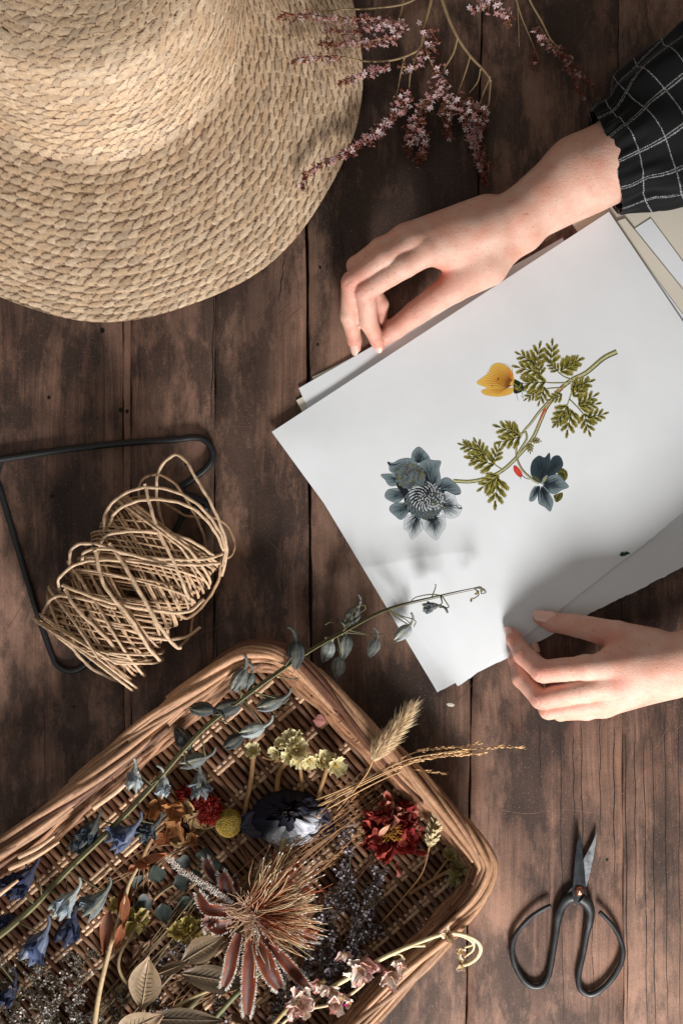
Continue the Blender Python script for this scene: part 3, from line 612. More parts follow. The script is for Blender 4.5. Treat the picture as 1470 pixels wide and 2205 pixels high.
# ---- the printed drawing on the top sheet
def printed(zf):
    mb = MB(); lay = [0]
    def tr(x, y): return 780+np.asarray(x, float)/2.45, 700+np.asarray(y, float)/2.45
    def put(X, Y, inc=1.0):
        lay[0] += inc; Z = zf(X, Y)+0.2+lay[0]*0.0015; return ap(np.stack([X, Y, Z], -1).reshape(-1, 3)).reshape(X.shape+(3,))
    def stroke(pts, w0, w1, col, col2=None, k=1.0):
        P = cr([(a, b, 0) for a, b in pts], 6.0); X, Y = tr(P[:, 0], P[:, 1]); n = len(X)
        tx = np.gradient(X); ty = np.gradient(Y); l = np.hypot(tx, ty)+1e-9; w = np.linspace(w0, w1, n)*k/2.45/2
        Gx = np.stack([X+ty/l*w, X-ty/l*w], 1); Gy = np.stack([Y-tx/l*w, Y+tx/l*w], 1)
        c = np.asarray(col); c2 = c if col2 is None else np.asarray(col2)
        CC = np.repeat(np.stack([c, c2], 0)[None], n, 0); mb.grid(put(Gx, Gy, .25), CC)
    def fan(cx, cy, pts, cc, ce):
        P = cr([(a, b, 0) for a, b in list(pts)+[pts[0]]], 8.0); X, Y = tr(P[:, 0], P[:, 1]); x0, y0 = tr(cx, cy)
        k = np.linspace(0, 1, 6)[:, None]; GX = x0+(X-x0)*k; GY = y0+(Y-y0)*k
        col = np.asarray(cc)*(1-k[..., None])+np.asarray(ce)*k[..., None]*np.ones((1, len(X), 1)); mb.grid(put(GX, GY), col)
    olive = lin((104, 100, 34)); yel = lin((158, 146, 62)); dk = lin((28, 38, 22)); pale = lin((200, 196, 150)); red = lin((196, 74, 50))
    n0 = lin((18, 27, 32)); n1 = lin((44, 60, 68)); n2 = lin((116, 130, 134)); n3 = lin((202, 208, 210)); bl = lin((12, 18, 24))
    # stems
    def stem(pts, w0, w1):
        stroke(pts, w0*1.15, w1*1.15, dk*1.6, olive); stroke(pts, w0*.75, w1*.75, olive, pale); stroke([(a+1, b+3) for a, b in pts], w0*.3, w1*.3, pale)
        stroke([(a-2, b-w0*.3) for a, b in pts], 2.4, 1.6, dk)
    stem([(1340, 140), (1270, 175), (1180, 250), (1110, 285), (1050, 330), (1000, 390), (960, 450)], 24, 17)
    stroke([(1060, 318), (1015, 375), (965, 450)], 9, 3, lin((190, 110, 70)))
    stem([(985, 400), (930, 460), (885, 520), (850, 560), (815, 620), (810, 690)], 13, 9)
    stem([(970, 430), (940, 500), (895, 600), (820, 690), (740, 765), (660, 805), (570, 825), (480, 822)], 17, 17)
    stroke([(965, 440), (945, 480), (925, 530)], 12, 2, red)
    stem([(860, 560), (865, 600), (830, 660), (815, 700), (840, 760), (890, 810), (930, 835)], 10, 11)
    stem([(1100, 300), (1040, 305), (960, 300), (910, 260), (890, 200)], 7, 4); stem([(1110, 290), (1060, 270), (1020, 235), (990, 190)], 7, 4)
    stem([(1060, 330), (980, 335), (900, 355), (850, 345)], 7, 4); stem([(1110, 300), (1100, 360), (1080, 420), (1060, 470)], 7, 4); stem([(1090, 390), (1130, 430), (1180, 480), (1240, 490)], 6, 4)
    stem([(860, 565), (800, 575), (760, 560)], 6, 3); stem([(740, 765), (690, 730), (650, 690), (600, 660), (560, 640)], 6, 3); stem([(720, 795), (700, 850), (690, 880)], 6, 4); stem([(870, 620), (900, 610)], 4, 3)
    # lobed leaves
    leafbase = [lay[0]+2]; leafno = [0]
    def leaf(x, y, ang, L, w=0.6, n=3):
        L = L*1.1; leafno[0] += 1; lay[0] = leafbase[0]+(leafno[0] % 9)*0.71+.13*(leafno[0] % 5)
        a = math.radians(ang); dx, dy = math.cos(a), -math.sin(a); sx, sy = -dy, dx
        for i in range(n+1):
            t = i/float(n)
            for sgn in ((1, -1) if i < n else (0,)):
                bx, by = x+dx*L*t*0.8, y+dy*L*t*0.8; l = L*w*(1-0.35*t) if sgn else L*0.35
                aa = a-sgn*(0.85-0.3*t); ex, ey = bx+math.cos(aa)*l, by-math.sin(aa)*l
                px, py = -(ey-by)/l, (ex-bx)/l; ww = l*0.165
                pts = [(bx-px*ww*.5, by-py*ww*.5), (bx+px*ww*.9, by+py*ww*.9), (bx+(ex-bx)*.35+px*ww, by+(ey-by)*.35+py*ww), (bx+(ex-bx)*.62+px*ww*1.25, by+(ey-by)*.62+py*ww*1.25), (bx+(ex-bx)*.72+px*ww*.5, by+(ey-by)*.72+py*ww*.5), (ex, ey),
                       (bx+(ex-bx)*.7-px*ww*.6, by+(ey-by)*.7-py*ww*.6), (bx+(ex-bx)*.5-px*ww*1.2, by+(ey-by)*.5-py*ww*1.2), (bx+(ex-bx)*.2-px*ww*.5, by+(ey-by)*.2-py*ww*.5)]
                for tt_, sg in ((.3, 1), (.3, -1), (.52, 1), (.52, -1), (.7, 1), (.7, -1)):
                    q0 = (bx+(ex-bx)*tt_, by+(ey-by)*tt_); a3_ = aa+sg*.55; l3 = l*(.42-.2*tt_); stroke([q0, (q0[0]+math.cos(a3_)*l3*.5, q0[1]-math.sin(a3_)*l3*.5), (q0[0]+math.cos(a3_)*l3, q0[1]-math.sin(a3_)*l3)], l*.2, .5, olive*R(.8, 1.3), yel)
                c1 = olive*R(.7, 1.15); c2 = yel*R(.75, 1.15)
                fan(bx+(ex-bx)*.45, by+(ey-by)*.45, pts, c1*.8, c2)
                stroke([(bx, by), (bx+(ex-bx)*.5+px*ww*.3, by+(ey-by)*.5+py*ww*.3), (ex, ey)], l*0.12, 1.2, dk)
                stroke([(bx+(ex-bx)*.3-px*ww*.4, by+(ey-by)*.3-py*ww*.4), (bx+(ex-bx)*.7-px*ww*.7, by+(ey-by)*.7-py*ww*.7)], l*.08, .8, dk*1.4)
        stroke([(x, y), (x+dx*L*.5, y+dy*L*.5), (x+dx*L*.95, y+dy*L*.95)], 5, 1.5, dk)
    for q in [(905, 200, 150, 95), (905, 215, 75, 110), (935, 260, 100, 75), (920, 250, 165, 110), (960, 300, 185, 130), (990, 200, 85, 105), (1030, 240, 140, 65), (1045, 240, 30, 110), (1060, 215, 20, 95),
              (960, 330, 250, 85), (920, 350, 215, 70), (900, 300, 150, 50), (1110, 370, 45, 100), (1140, 420, 30, 100), (1080, 430, 235, 110), (1100, 450, 260, 120), (1050, 370, 200, 70),
              (1150, 430, 10, 90), (1170, 470, 285, 100), (1190, 490, 15, 90), (1060, 480, 225, 70), (1110, 330, 20, 100),
              (820, 575, 160, 115), (830, 590, 195, 115), (800, 560, 130, 60), (895, 605, -10, 40), (880, 625, 275, 45),
              (600, 660, 160, 85), (640, 690, 120, 90), (690, 735, 165, 130), (690, 715, 70, 85), (650, 680, 190, 90), (715, 800, 215, 110), (712, 810, 265, 135), (560, 640, 130, 40)]:
        leaf(*q)
    lay[0] = leafbase[0]+60
    # butterfly
    w0, w1, w2 = lin((204, 142, 44)), lin((220, 178, 84)), lin((128, 74, 20))
    fan(730, 290, [(800, 310), (795, 260), (760, 215), (715, 200), (680, 215), (660, 255), (602, 303), (640, 325), (680, 340), (760, 330)], w0, w1)
    fan(720, 340, [(800, 330), (740, 335), (660, 335), (625, 350), (650, 370), (720, 378), (785, 362)], w0, w1*.95)
    for k in range(22):
        a = math.radians(95+k*5.5); x0, y0 = 795, 312
        L = 115+60*math.sin(k/21*3.1)**1.2; L = min(L, 175); stroke([(x0+math.cos(a)*18, y0-math.sin(a)*18), (x0+math.cos(a)*L*.6, y0-math.sin(a)*L*.6), (x0+math.cos(a)*L*.88, y0-math.sin(a)*L*.88)], 4.0, 1.0, w2)
    fan(780, 270, [(795, 300), (790, 260), (765, 225), (770, 260)], lin((200, 96, 30)), w0)
    stroke([(795, 318), (740, 320), (700, 290)], 3, 1.5, lin((130, 60, 20)))
    for x, y, r in ((715, 284, 6), (683, 320, 4)): fan(x, y, [(x+r, y), (x, y+r), (x-r, y), (x, y-r)], lin((70, 40, 20)), lin((90, 50, 20)))
    fan(822, 325, [(800, 285), (830, 300), (850, 328), (838, 352), (800, 360), (795, 320)], dk*.6, dk)
    for k in range(10): stroke([(805+R(30), 325+R(25)), (815+R(30), 330+R(25))], 3, 1, yel)
    stroke([(838, 350), (848, 385), (835, 372)], 2.5, 1, dk); stroke([(812, 360), (815, 385), (822, 400)], 2.5, 1, dk)
    lay[0] = leafbase[0]+60
    # large dark anemone
    def petalp(pts, cx, cy, ca=n1, cb=n2, rays=26):
        fan(cx, cy, pts, ca, cb); xs = np.array([p[0] for p in pts]); ys = np.array([p[1] for p in pts])
        P = cr([(a, b, 0) for a, b in list(pts)+[pts[0]]], 5.0); stroke([(a, b) for a, b in P[::3, :2]], 1.2, 1.2, n1)
        bx, by = pts[0]
        for k in range(rays):
            q = P[int(len(P)*(0.18+0.64*k/rays))][:2]; e = R(.45, .95); m_ = R(.3, .5); shade = [n0, n1*.8, bl][k % 3]
            stroke([(bx+(q[0]-bx)*.08, by+(q[1]-by)*.08), (bx+(q[0]-bx)*m_+R(3), by+(q[1]-by)*m_+R(3)), (bx+(q[0]-bx)*e, by+(q[1]-by)*e)], R(3, 6), .8, shade)
        for k in range(6):
            q = P[int(len(P)*R(.25, .75))][:2]; stroke([(bx+(q[0]-bx)*.6, by+(q[1]-by)*.6), (bx+(q[0]-bx)*.93, by+(q[1]-by)*.93)], 1.2, 2.4, cb*1.25)
    petalp([(300, 730), (262, 715), (262, 675), (295, 643), (330, 668), (356, 705), (340, 728)], 305, 690)
    petalp([(230, 800), (150, 775), (140, 745), (133, 722), (160, 728), (200, 708), (255, 705), (300, 745), (280, 800)], 215, 750, n1, n2, 34)
    stroke([(134, 724), (150, 738), (175, 735), (200, 725)], 10, 2, bl)
    petalp([(230, 830), (150, 850), (118, 815), (98, 790), (150, 785), (200, 790), (240, 810)], 170, 815)
    petalp([(370, 865), (320, 820), (300, 740), (330, 710), (380, 715), (414, 720), (405, 760), (412, 810), (400, 850)], 350, 770, n1, n2, 34)
    petalp([(240, 890), (190, 935), (150, 930), (118, 905), (135, 870), (190, 862), (240, 870)], 180, 900)
    petalp([(270, 950), (210, 1025), (170, 1005), (142, 975), (160, 945), (220, 938)], 205, 975)
    petalp([(290, 1000), (320, 1060), (300, 1100), (258, 1130), (240, 1090), (218, 1070), (230, 1010)], 270, 1060, n1, n3)
    petalp([(370, 1010), (430, 1010), (438, 1060), (410, 1110), (388, 1135), (345, 1100), (318, 1060), (325, 1015)], 380, 1060, n1, n3, 32)
    petalp([(390, 870), (400, 830), (440, 805), (480, 825), (515, 865), (515, 890), (480, 895), (420, 870)], 450, 850, n1, n2)
    petalp([(410, 950), (430, 880), (480, 890), (500, 940), (525, 965), (500, 1010), (450, 1018), (415, 990)], 460, 950, n1, n3, 34)
    stroke([(525, 965), (505, 965), (492, 945)], 9, 2, bl); stroke([(515, 890), (480, 890), (430, 868)], 6, 2, n0)
    fan(300, 880, [(180, 850), (190, 770), (260, 735), (330, 770), (365, 850), (430, 880), (430, 950), (390, 1010), (360, 1035), (290, 1010), (230, 970), (215, 900)], n0*.8, bl)
    pts = []
    for k in range(620):
        r = math.sqrt((k+.5)/620); a = k*2.39996
        if k % 2: x, y = 255+78*r*math.cos(a), 800+66*r*math.sin(a); c0 = (345, 885)
        else: x, y = 330+104*r*math.cos(a), 925+100*r*math.sin(a)+0; c0 = (345, 885)
        pts.append((x, y))
    pts.sort(key=lambda p: -math.hypot(p[0]-345, p[1]-885))
    for x, y in pts:
        d = math.hypot(x-345, y-885); dx, dy = (x-345)/(d+1e-6), (y-885)/(d+1e-6); L = 6+min(d, 120)*.045; w = 2.4+d*.010
        up_ = y < 850 and x < 345
        c = (n2*R(.5, .95) if not up_ else n2*R(.35, 1.0)) if rng.rand() > .12 else yel*R(.5, .8)
        if not up_ and d < 100 and rng.rand() > .3: c = n3*R(.85, 1.05)
        fan(x, y, [(x-dx*L, y-dy*L), (x+dy*w, y-dx*w), (x+dx*L*.8, y+dy*L*.8), (x-dy*w, y+dx*w)], c, c*.6)
    for k in range(26): a = k*.242; stroke([(345, 885), (345+math.cos(a)*R(10, 20), 885+math.sin(a)*R(10, 20))], 3, 1, bl)
    for k in range(14): x = 265+R(55); y = 775+R(25); fan(x, y, [(x-7, y-2), (x, y+2), (x+7, y+2), (x, y-2)], lin((70, 52, 50)), lin((96, 70, 64)))
    lay[0] = leafbase[0]+70
    # small bud anemone seen from behind
    fan(1050, 790, [(1025, 780), (1045, 755), (1070, 765), (1082, 790), (1070, 820), (1050, 815)], dk, olive*.6); fan(1030, 910, [(1005, 900), (1030, 890), (1055, 885), (1050, 915), (1020, 935)], dk, olive*.6)
    for k in range(40): x, y = (1055+R(22), 790+R(26)) if k % 2 else (1033+R(20), 910+R(18)); stroke([(x, y), (x+4, y+2)], 3, 2, yel*R(.6, 1))
    petalp([(945, 830), (900, 800), (885, 770), (895, 720), (930, 690), (960, 700), (985, 675), (990, 720), (990, 780)], 935, 750, n0, n1, 34)
    petalp([(950, 825), (975, 760), (1000, 700), (1035, 690), (1055, 720), (1052, 750), (1010, 790)], 1005, 745, n0, n1, 34)
    petalp([(950, 840), (980, 800), (1030, 790), (1070, 830), (1086, 855), (1050, 870), (1010, 892), (960, 870)], 1010, 840, n1, n2, 34)
    petalp([(935, 850), (925, 890), (905, 925), (880, 928), (885, 890), (905, 855)], 905, 895, n1, n2)
    petalp([(945, 850), (985, 890), (1005, 930), (998, 965), (988, 983), (960, 960), (930, 940), (930, 890)], 965, 920, n1, n2, 34)
    fan(935, 810, [(945, 840), (900, 810), (885, 780), (905, 795), (930, 815)], olive, n1); fan(960, 815, [(945, 840), (950, 810), (975, 790), (965, 820)], yel, n2)
    stroke([(930, 870), (925, 910), (930, 945)], 5, 2, bl)
    # little red beetle
    fan(815, 770, [(795, 745), (808, 742), (835, 770), (843, 795), (830, 803), (812, 790), (797, 768)], lin((214, 70, 50)), lin((190, 50, 40)))
    stroke([(838, 790), (855, 805), (880, 815)], 4, 2, dk); stroke([(835, 800), (832, 815)], 3, 1, dk)
    return mb
pr = printed(top_z); pr.build('drawing', M['ink'], top)
def crumbs():
    mb = MB(); zf = lambda x, y: 9.0
    x, y = 1345, 1193
    z0 = float(top_z(np.array(x), np.array(y)))+.5
    P = [(1333, 1194), (1338, 1188), (1343, 1190), (1347, 1187), (1352, 1189), (1356, 1192), (1350, 1194), (1344, 1197), (1336, 1198)]
    V = np.vstack([apt(1344, 1192, z0+1.5)]+[apt(a, b, z0+.4*(i % 3)) for i, (a, b) in enumerate(P)]); mb.add(V, [[0, 1+i, 1+(i+1) % len(P)] for i in range(len(P))], lin((36, 66, 40)))
    o = mb.build('leaf_fragment', M['leaf']); o['label'] = 'tiny dark green leaf scrap on the blank lower part of the printed sheet'; o['category'] = 'leaf'
    mb = MB(); P = [(960, 1516), (966, 1513), (973, 1514), (979, 1518), (974, 1522), (965, 1521)]
    V = np.vstack([apt(969, 1517, 2.0)]+[apt(a, b, .6) for a, b in P]); mb.add(V, [[0, 1+i, 1+(i+1) % len(P)] for i in range(len(P))], lin((190, 180, 165)))
    o = mb.build('paper_scrap', M['paper_old']); o['label'] = 'tiny pale scrap on the planks below the lowest paper corner'; o['category'] = 'scrap'
crumbs()
# ---------------------------------------------------------------- black wire frame
def wire_frame():
    root = thing('wire_stand', 'bent black iron wire stand lying under the coil of paper cord', 'wire stand', (230, 1190, 0))
    mb = MB(); c = np.array([.01, .01, .01])
    mb.tube(crz([(-180, 1012), (-90, 1002), (0, 989), (120, 971), (250, 956), (380, 946), (415, 942), (440, 947), (456, 966), (457, 990), (440, 1012), (410, 1034), (393, 1048), (396, 1062), (420, 1072), (443, 1085), (445, 1096), (425, 1098)], 9, 5), 7.2, c, 12)
    mb.tube(crz([(418, 1078, 9), (400, 1100, 8), (380, 1135, 8), (345, 1200, 8), (300, 1290, 7)], 8, 5), 5.6, c, 10)
    ellips(mb, apt(443, 1094, 12), (9, 7, 7), c)
    mb.build('hook', M['black'], root)
    mb = MB(); mb.tube(crz([(2, 990), (-6, 1030), (4, 1062), (30, 1150), (60, 1250), (88, 1340), (112, 1408), (124, 1432), (146, 1444), (168, 1441), (190, 1425), (230, 1380)], 7, 5), 6.8, c, 12)
    mb.build('side_bar', M['black'], root)
wire_frame()

# ---------------------------------------------------------------- coil of paper cord
def cord_coil():
    root = thing('cord_coil', 'loosely wound coil of tan twisted paper cord beside the black wire', 'cord', (290, 1270, 0))
    bot = np.array([188, 1402.]); topp = np.array([362, 1150.]); a3 = nrm(np.r_[topp-bot, 0.0]); e = np.array([-a3[1], a3[0], 0]); e = e if e[0] > 0 else -e
    Ltot = np.linalg.norm(topp-bot)
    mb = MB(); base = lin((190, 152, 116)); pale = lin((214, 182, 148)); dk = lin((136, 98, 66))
    def loop(pos, k, Rw, Rz, zc, jitter, a0, a1, c, r=3.6, drop=0):
        n = int(abs(a1-a0)*Rw/5)+6; t = np.linspace(a0, a1, n); ph = rng.uniform(0, 6.28, 3)
        tl = R(.08, .34)*(1 if pos < Ltot/2 else -1)*-1; wob = jitter*(np.sin(t*2+ph[0])+.6*np.sin(t*3+ph[1]))
        sq = lambda v, p: np.sign(v)*np.abs(v)**p
        x = Rw*np.cos(t)+wob; z = zc+Rz*np.sin(t)+jitter*.6*np.sin(t*3+ph[2]); ax_ = pos+k*Rw*np.cos(t)+tl*Rz*np.sin(t)+wob*.8; lo_, hi_ = R(-10, 14), Ltot+R(-12, 12); ax_ = np.clip(ax_, lo_, hi_)+.12*(ax_-np.clip(ax_, lo_, hi_))
        P = np.r_[bot, 0][None]+a3*ax_[:, None]+e*x[:, None]; P[:, 2] = np.maximum(z, 4.0)
        rr = r*(1+.12*np.sin(np.arange(n)*1.3+ph[0])); mb.tube(ap(P), rr, c, 7, flat=.8)
    N = 25
    kk = 0.46
    for lay in range(4):
        Rw = 112-lay*8; Rz = 66-lay*9
        for fam in (1, -1):
            for i in range(N if lay < 3 else N-6):
                pos = Ltot*(i+.5*(lay % 2)+R(.18))/(N-1); sc = 1+0.18*pos/Ltot
                col = (base*(1-.5)+pale*.5)*R(.82, 1.08) if lay == 0 else (base*.75+dk*.25)*R(.7, 1.0)  # inner layers darker: shade in the gaps put into the colour
                loop(pos, fam*kk*(1+R(.1)), Rw*sc*(1+R(.02)), Rz, 66, 2.0, -1.6, 2*math.pi-1.4, col, R(2.7, 3.3))
    mb.build('wound_core', M['cord'], root)
    mb2 = MB(); mb = mb2
    for i in range(11):     # slack loops over the outside
        pos = Ltot*R(-.05, 1.12); loop(pos, rng.choice([1, -1])*kk*R(.75, 1.15), 124*R(.98, 1.14), 78*R(.95, 1.1), 66, 5.0, -1.6, 4.7, pale*R(.85, 1.05), R(2.9, 3.4))
    def free(pts, r=4.0, c=pale):
        P = crz(pts, 100, 4.0); P = P+0.5*np.sin(np.arange(len(P))[:, None]*.6+np.array([0, 2, 4])); mb2.tube(P, r*.8*(1+.08*np.sin(np.arange(len(P))*.9)), c*R(.85, 1.05), 7, flat=.8)
    free([(352, 1140, 90), (338, 1070, 110), (342, 1015, 130), (372, 981, 145), (398, 990, 150), (425, 1035, 150), (455, 1085, 145), (482, 1150, 130), (488, 1190, 110), (478, 1240, 80)], 4.2)
    free([(228, 1175, 80), (226, 1110, 110), (258, 1070, 130), (310, 1050, 140), (375, 1058, 145), (430, 1090, 145), (470, 1140, 130), (485, 1180, 115), (480, 1220, 90)], 4.3)
    free([(236, 1130, 100), (252, 1100, 130), (300, 1078, 142), (365, 1078, 146), (420, 1098, 143), (460, 1140, 130), (482, 1185, 112)], 4.3)
    free([(238, 1160, 90), (232, 1100, 90), (262, 1078, 70), (330, 1072, 60), (400, 1110, 50), (470, 1118, 45), (500, 1150, 45), (502, 1190, 55), (475, 1208, 80)], 3.6, base)
    free([(300, 1085, 110), (302, 1040, 100), (330, 1022, 90), (365, 1032, 90), (395, 1065, 90), (430, 1130, 80), (445, 1180, 80)], 3.6, base*.8)
    free([(160, 1240, 70), (150, 1200, 100), (165, 1174, 120), (210, 1172, 135), (260, 1190, 142), (320, 1200, 142), (390, 1205, 138), (450, 1202, 125), (484, 1190, 100)], 4.4)
    free([(176, 1215, 110), (184, 1188, 126), (230, 1182, 140), (290, 1196, 146), (350, 1212, 142), (430, 1216, 130), (474, 1212, 110)], 4.3)
    free([(208, 1195, 120), (228, 1155, 130), (285, 1144, 140), (350, 1148, 142), (410, 1164, 138), (460, 1196, 120)], 4.3)
    free([(128, 1270, 110), (128, 1245, 120), (165, 1215, 125), (220, 1206, 134), (300, 1210, 142), (360, 1215, 140)], 4.2)
    free([(312, 1042, 140), (325, 1095, 146), (345, 1150, 146), (372, 1205, 142), (395, 1260, 130), (410, 1300, 110)], 4.6)
    free([(236, 1170, 138), (270, 1220, 146), (310, 1290, 146), (345, 1350, 135), (378, 1392, 110), (390, 1394, 100)], 5.2)
    free([(140, 1268, 125), (165, 1310, 138), (215, 1360, 140), (250, 1400, 128), (275, 1465, 80)], 4.8)
    free([(135, 1260, 122), (160, 1270, 134), (230, 1295, 140), (320, 1312, 140), (400, 1318, 128), (440, 1290, 110)], 4.5)
    free([(205, 1185, 140), (225, 1260, 146), (280, 1330, 144), (320, 1395, 120), (345, 1422, 95)], 5.0)
    free([(385, 1395, 80), (408, 1370, 50), (415, 1330, 40), (420, 1290, 40)], 3.8, base)
    free([(97, 1330, 70), (100, 1350, 60), (150, 1390, 55), (200, 1440, 45), (272, 1470, 40), (285, 1440, 50)], 4.6)
    free([(100, 1340, 70), (96, 1315, 90), (120, 1285, 115), (180, 1290, 130), (250, 1310, 138)], 4.4)
    free([(432, 1350, 60), (400, 1372, 70), (340, 1375, 100), (260, 1350, 130), (190, 1325, 132)], 4.3)
    free([(478, 1195, 90), (470, 1250, 80), (440, 1300, 70), (405, 1330, 80), (380, 1320, 95)], 4.2, base)
    mb2.build('loose_loops', M['cord'], root)
cord_coil()

# ---------------------------------------------------------------- scissors
def scissors():
    root = thing('scissors', 'small black forged scissors with open loop handles on the bare planks', 'scissors', (1235, 1920, 0), None)
    tr = lambda x, y, z: (1040+x/4.083, 1740+y/4.083, z)
    def plate(mb, outline, z0, z1, col, ridge=None, rz=0.0):
        n = len(outline); T_ = np.vstack([apt(*tr(x, y, z1)) for x, y in outline]); B_ = np.vstack([apt(*tr(x, y, z0)) for x, y in outline])
        c = np.mean(outline, 0) if ridge is None else ridge
        top_c = apt(*tr(c[0], c[1], z1+rz)); bot_c = apt(*tr(c[0], c[1], z0))
        mb.add(np.vstack([top_c, T_]), [[0, 1+(i+1) % n, 1+i] for i in range(n)], col); mb.add(np.vstack([bot_c, B_]), [[0, 1+i, 1+(i+1) % n] for i in range(n)], col)
        mb.grid(np.stack([np.vstack([T_, T_[:1]]), np.vstack([B_, B_[:1]])], 0), col)
    c = np.array([.02, .02, .02])
    b1 = MB(); plate(b1, [(850, 210), (822, 320), (806, 440), (798, 560), (785, 690), (782, 790), (800, 835), (850, 845), (890, 830), (915, 780), (900, 690), (890, 560), (875, 430), (862, 300)], 14, 22, c, (842, 640), 2.5)
    h = b1.build('blade', M['darksteel'], root, smooth=False); h['label'] = 'dark blade lying uppermost'
    b2 = MB(); plate(b2, [(998, 210), (940, 340), (895, 420), (878, 455), (880, 560), (892, 690), (860, 780), (790, 830), (745, 830), (728, 755), (790, 715), (850, 700), (905, 690), (930, 600), (965, 440), (985, 320)], 6, 12, c, (900, 560), 1.0)
    h = b2.build('blade', M['steel'], root, smooth=False); h['label'] = 'bright ground blade lying below'
    # handles: flat shanks that turn into round loops
    def handle(pts, rads, flats):
        mb = MB(); P = cr(ap([tr(*p) for p in pts]), 2.5); t = np.linspace(0, 1, len(P)); tk = np.linspace(0, 1, len(rads))
        mb.tube(P, np.interp(t, tk, rads)*1.14*(1+.03*np.sin(t*60)), c, 14, flat=0.8); mb.build('handle', M['black'], root)
    handle([(860, 790, 17), (905, 830, 17), (935, 900, 16), (930, 1000, 14), (905, 1120, 12), (878, 1280, 10), (845, 1420, 9), (835, 1520, 9), (860, 1600, 9), (935, 1640, 9), (1030, 1600, 10), (1130, 1500, 11), (1205, 1370, 12), (1225, 1260, 13), (1200, 1150, 14), (1140, 1040, 15), (1060, 950, 16), (1020, 910, 16)], [12, 10, 8.5, 6.5, 5.6, 5.4, 5.6, 5.8, 5.8, 5.8, 5.6, 5.6, 5.6, 5.4, 5, 4.6, 4.4, 4.0], None)
    handle([(790, 775, 10), (735, 800, 10), (685, 870, 10), (655, 960, 10), (640, 1080, 10), (620, 1220, 10), (595, 1370, 9), (570, 1480, 9), (520, 1555, 9), (440, 1570, 9), (360, 1520, 10), (290, 1410, 11), (255, 1290, 12), (265, 1160, 12), (330, 1050, 13), (430, 950, 14), (530, 885, 15), (595, 855, 15)], [11, 10, 9, 7, 6, 5.8, 5.8, 5.8, 5.8, 5.8, 5.6, 5.6, 5.6, 5.4, 5, 4.8, 4.4, 4.0], None)
    mb = MB(); p = apt(*tr(843, 728, 22)); ellips(mb, p, (11.5, 11.5, 9), c, 20, 10); mb.build('rivet', M['copper'], root)
    mb = MB(); p = apt(*tr(843, 728, 29)); ellips(mb, p, (3.4, 3.4, 3.4), c, 10, 6); mb.build('rivet_tip', M['steel'], root)
scissors()
# ---------------------------------------------------------------- wicker tray
FZ = 10.0
honey = lin((160, 116, 84)); honey_d = lin((100, 64, 44)); honey_p = lin((204, 168, 134))
RIM = [(556, 1402), (612, 1412), (690, 1476), (780, 1566), (890, 1676), (985, 1778), (1036, 1846), (1042, 1882), (1014, 1942), (930, 2035), (850, 2125), (735, 2255), (560, 2440), (380, 2610), (240, 2690), (120, 2640), (-60, 2480), (-220, 2300), (-320, 2170), (-320, 2090), (-240, 2024), (-60, 1888), (60, 1796), (200, 1676), (330, 1560), (430, 1478), (505, 1418)]
FLOOR = [(560, 1470), (596, 1478), (664, 1540), (748, 1624), (850, 1728), (925, 1802), (972, 1852), (972, 1884), (930, 1930), (850, 2010), (770, 2088), (660, 2200), (500, 2360), (350, 2480), (240, 2550), (150, 2510), (0, 2380), (-130, 2240), (-210, 2150), (-200, 2110), (-150, 2070), (-10, 1960), (110, 1862), (240, 1748), (360, 1636), (450, 1548), (516, 1488)]
def closed_path(pts, z, k=40):
    P = ap(np.array([(a, b, z) for a, b in pts], float)); n = len(P); t = np.linspace(0, 1, k, endpoint=False)[:, None]; out = []
    for i in range(n):
        p0, p1, p2, p3 = P[i-1], P[i], P[(i+1) % n], P[(i+2) % n]
        out.append(0.5*((2*p1)+(-p0+p2)*t+(2*p0-5*p1+4*p2-p3)*t*t+(-p0+3*p1-3*p2+p3)*t**3))
    return np.vstack(out)
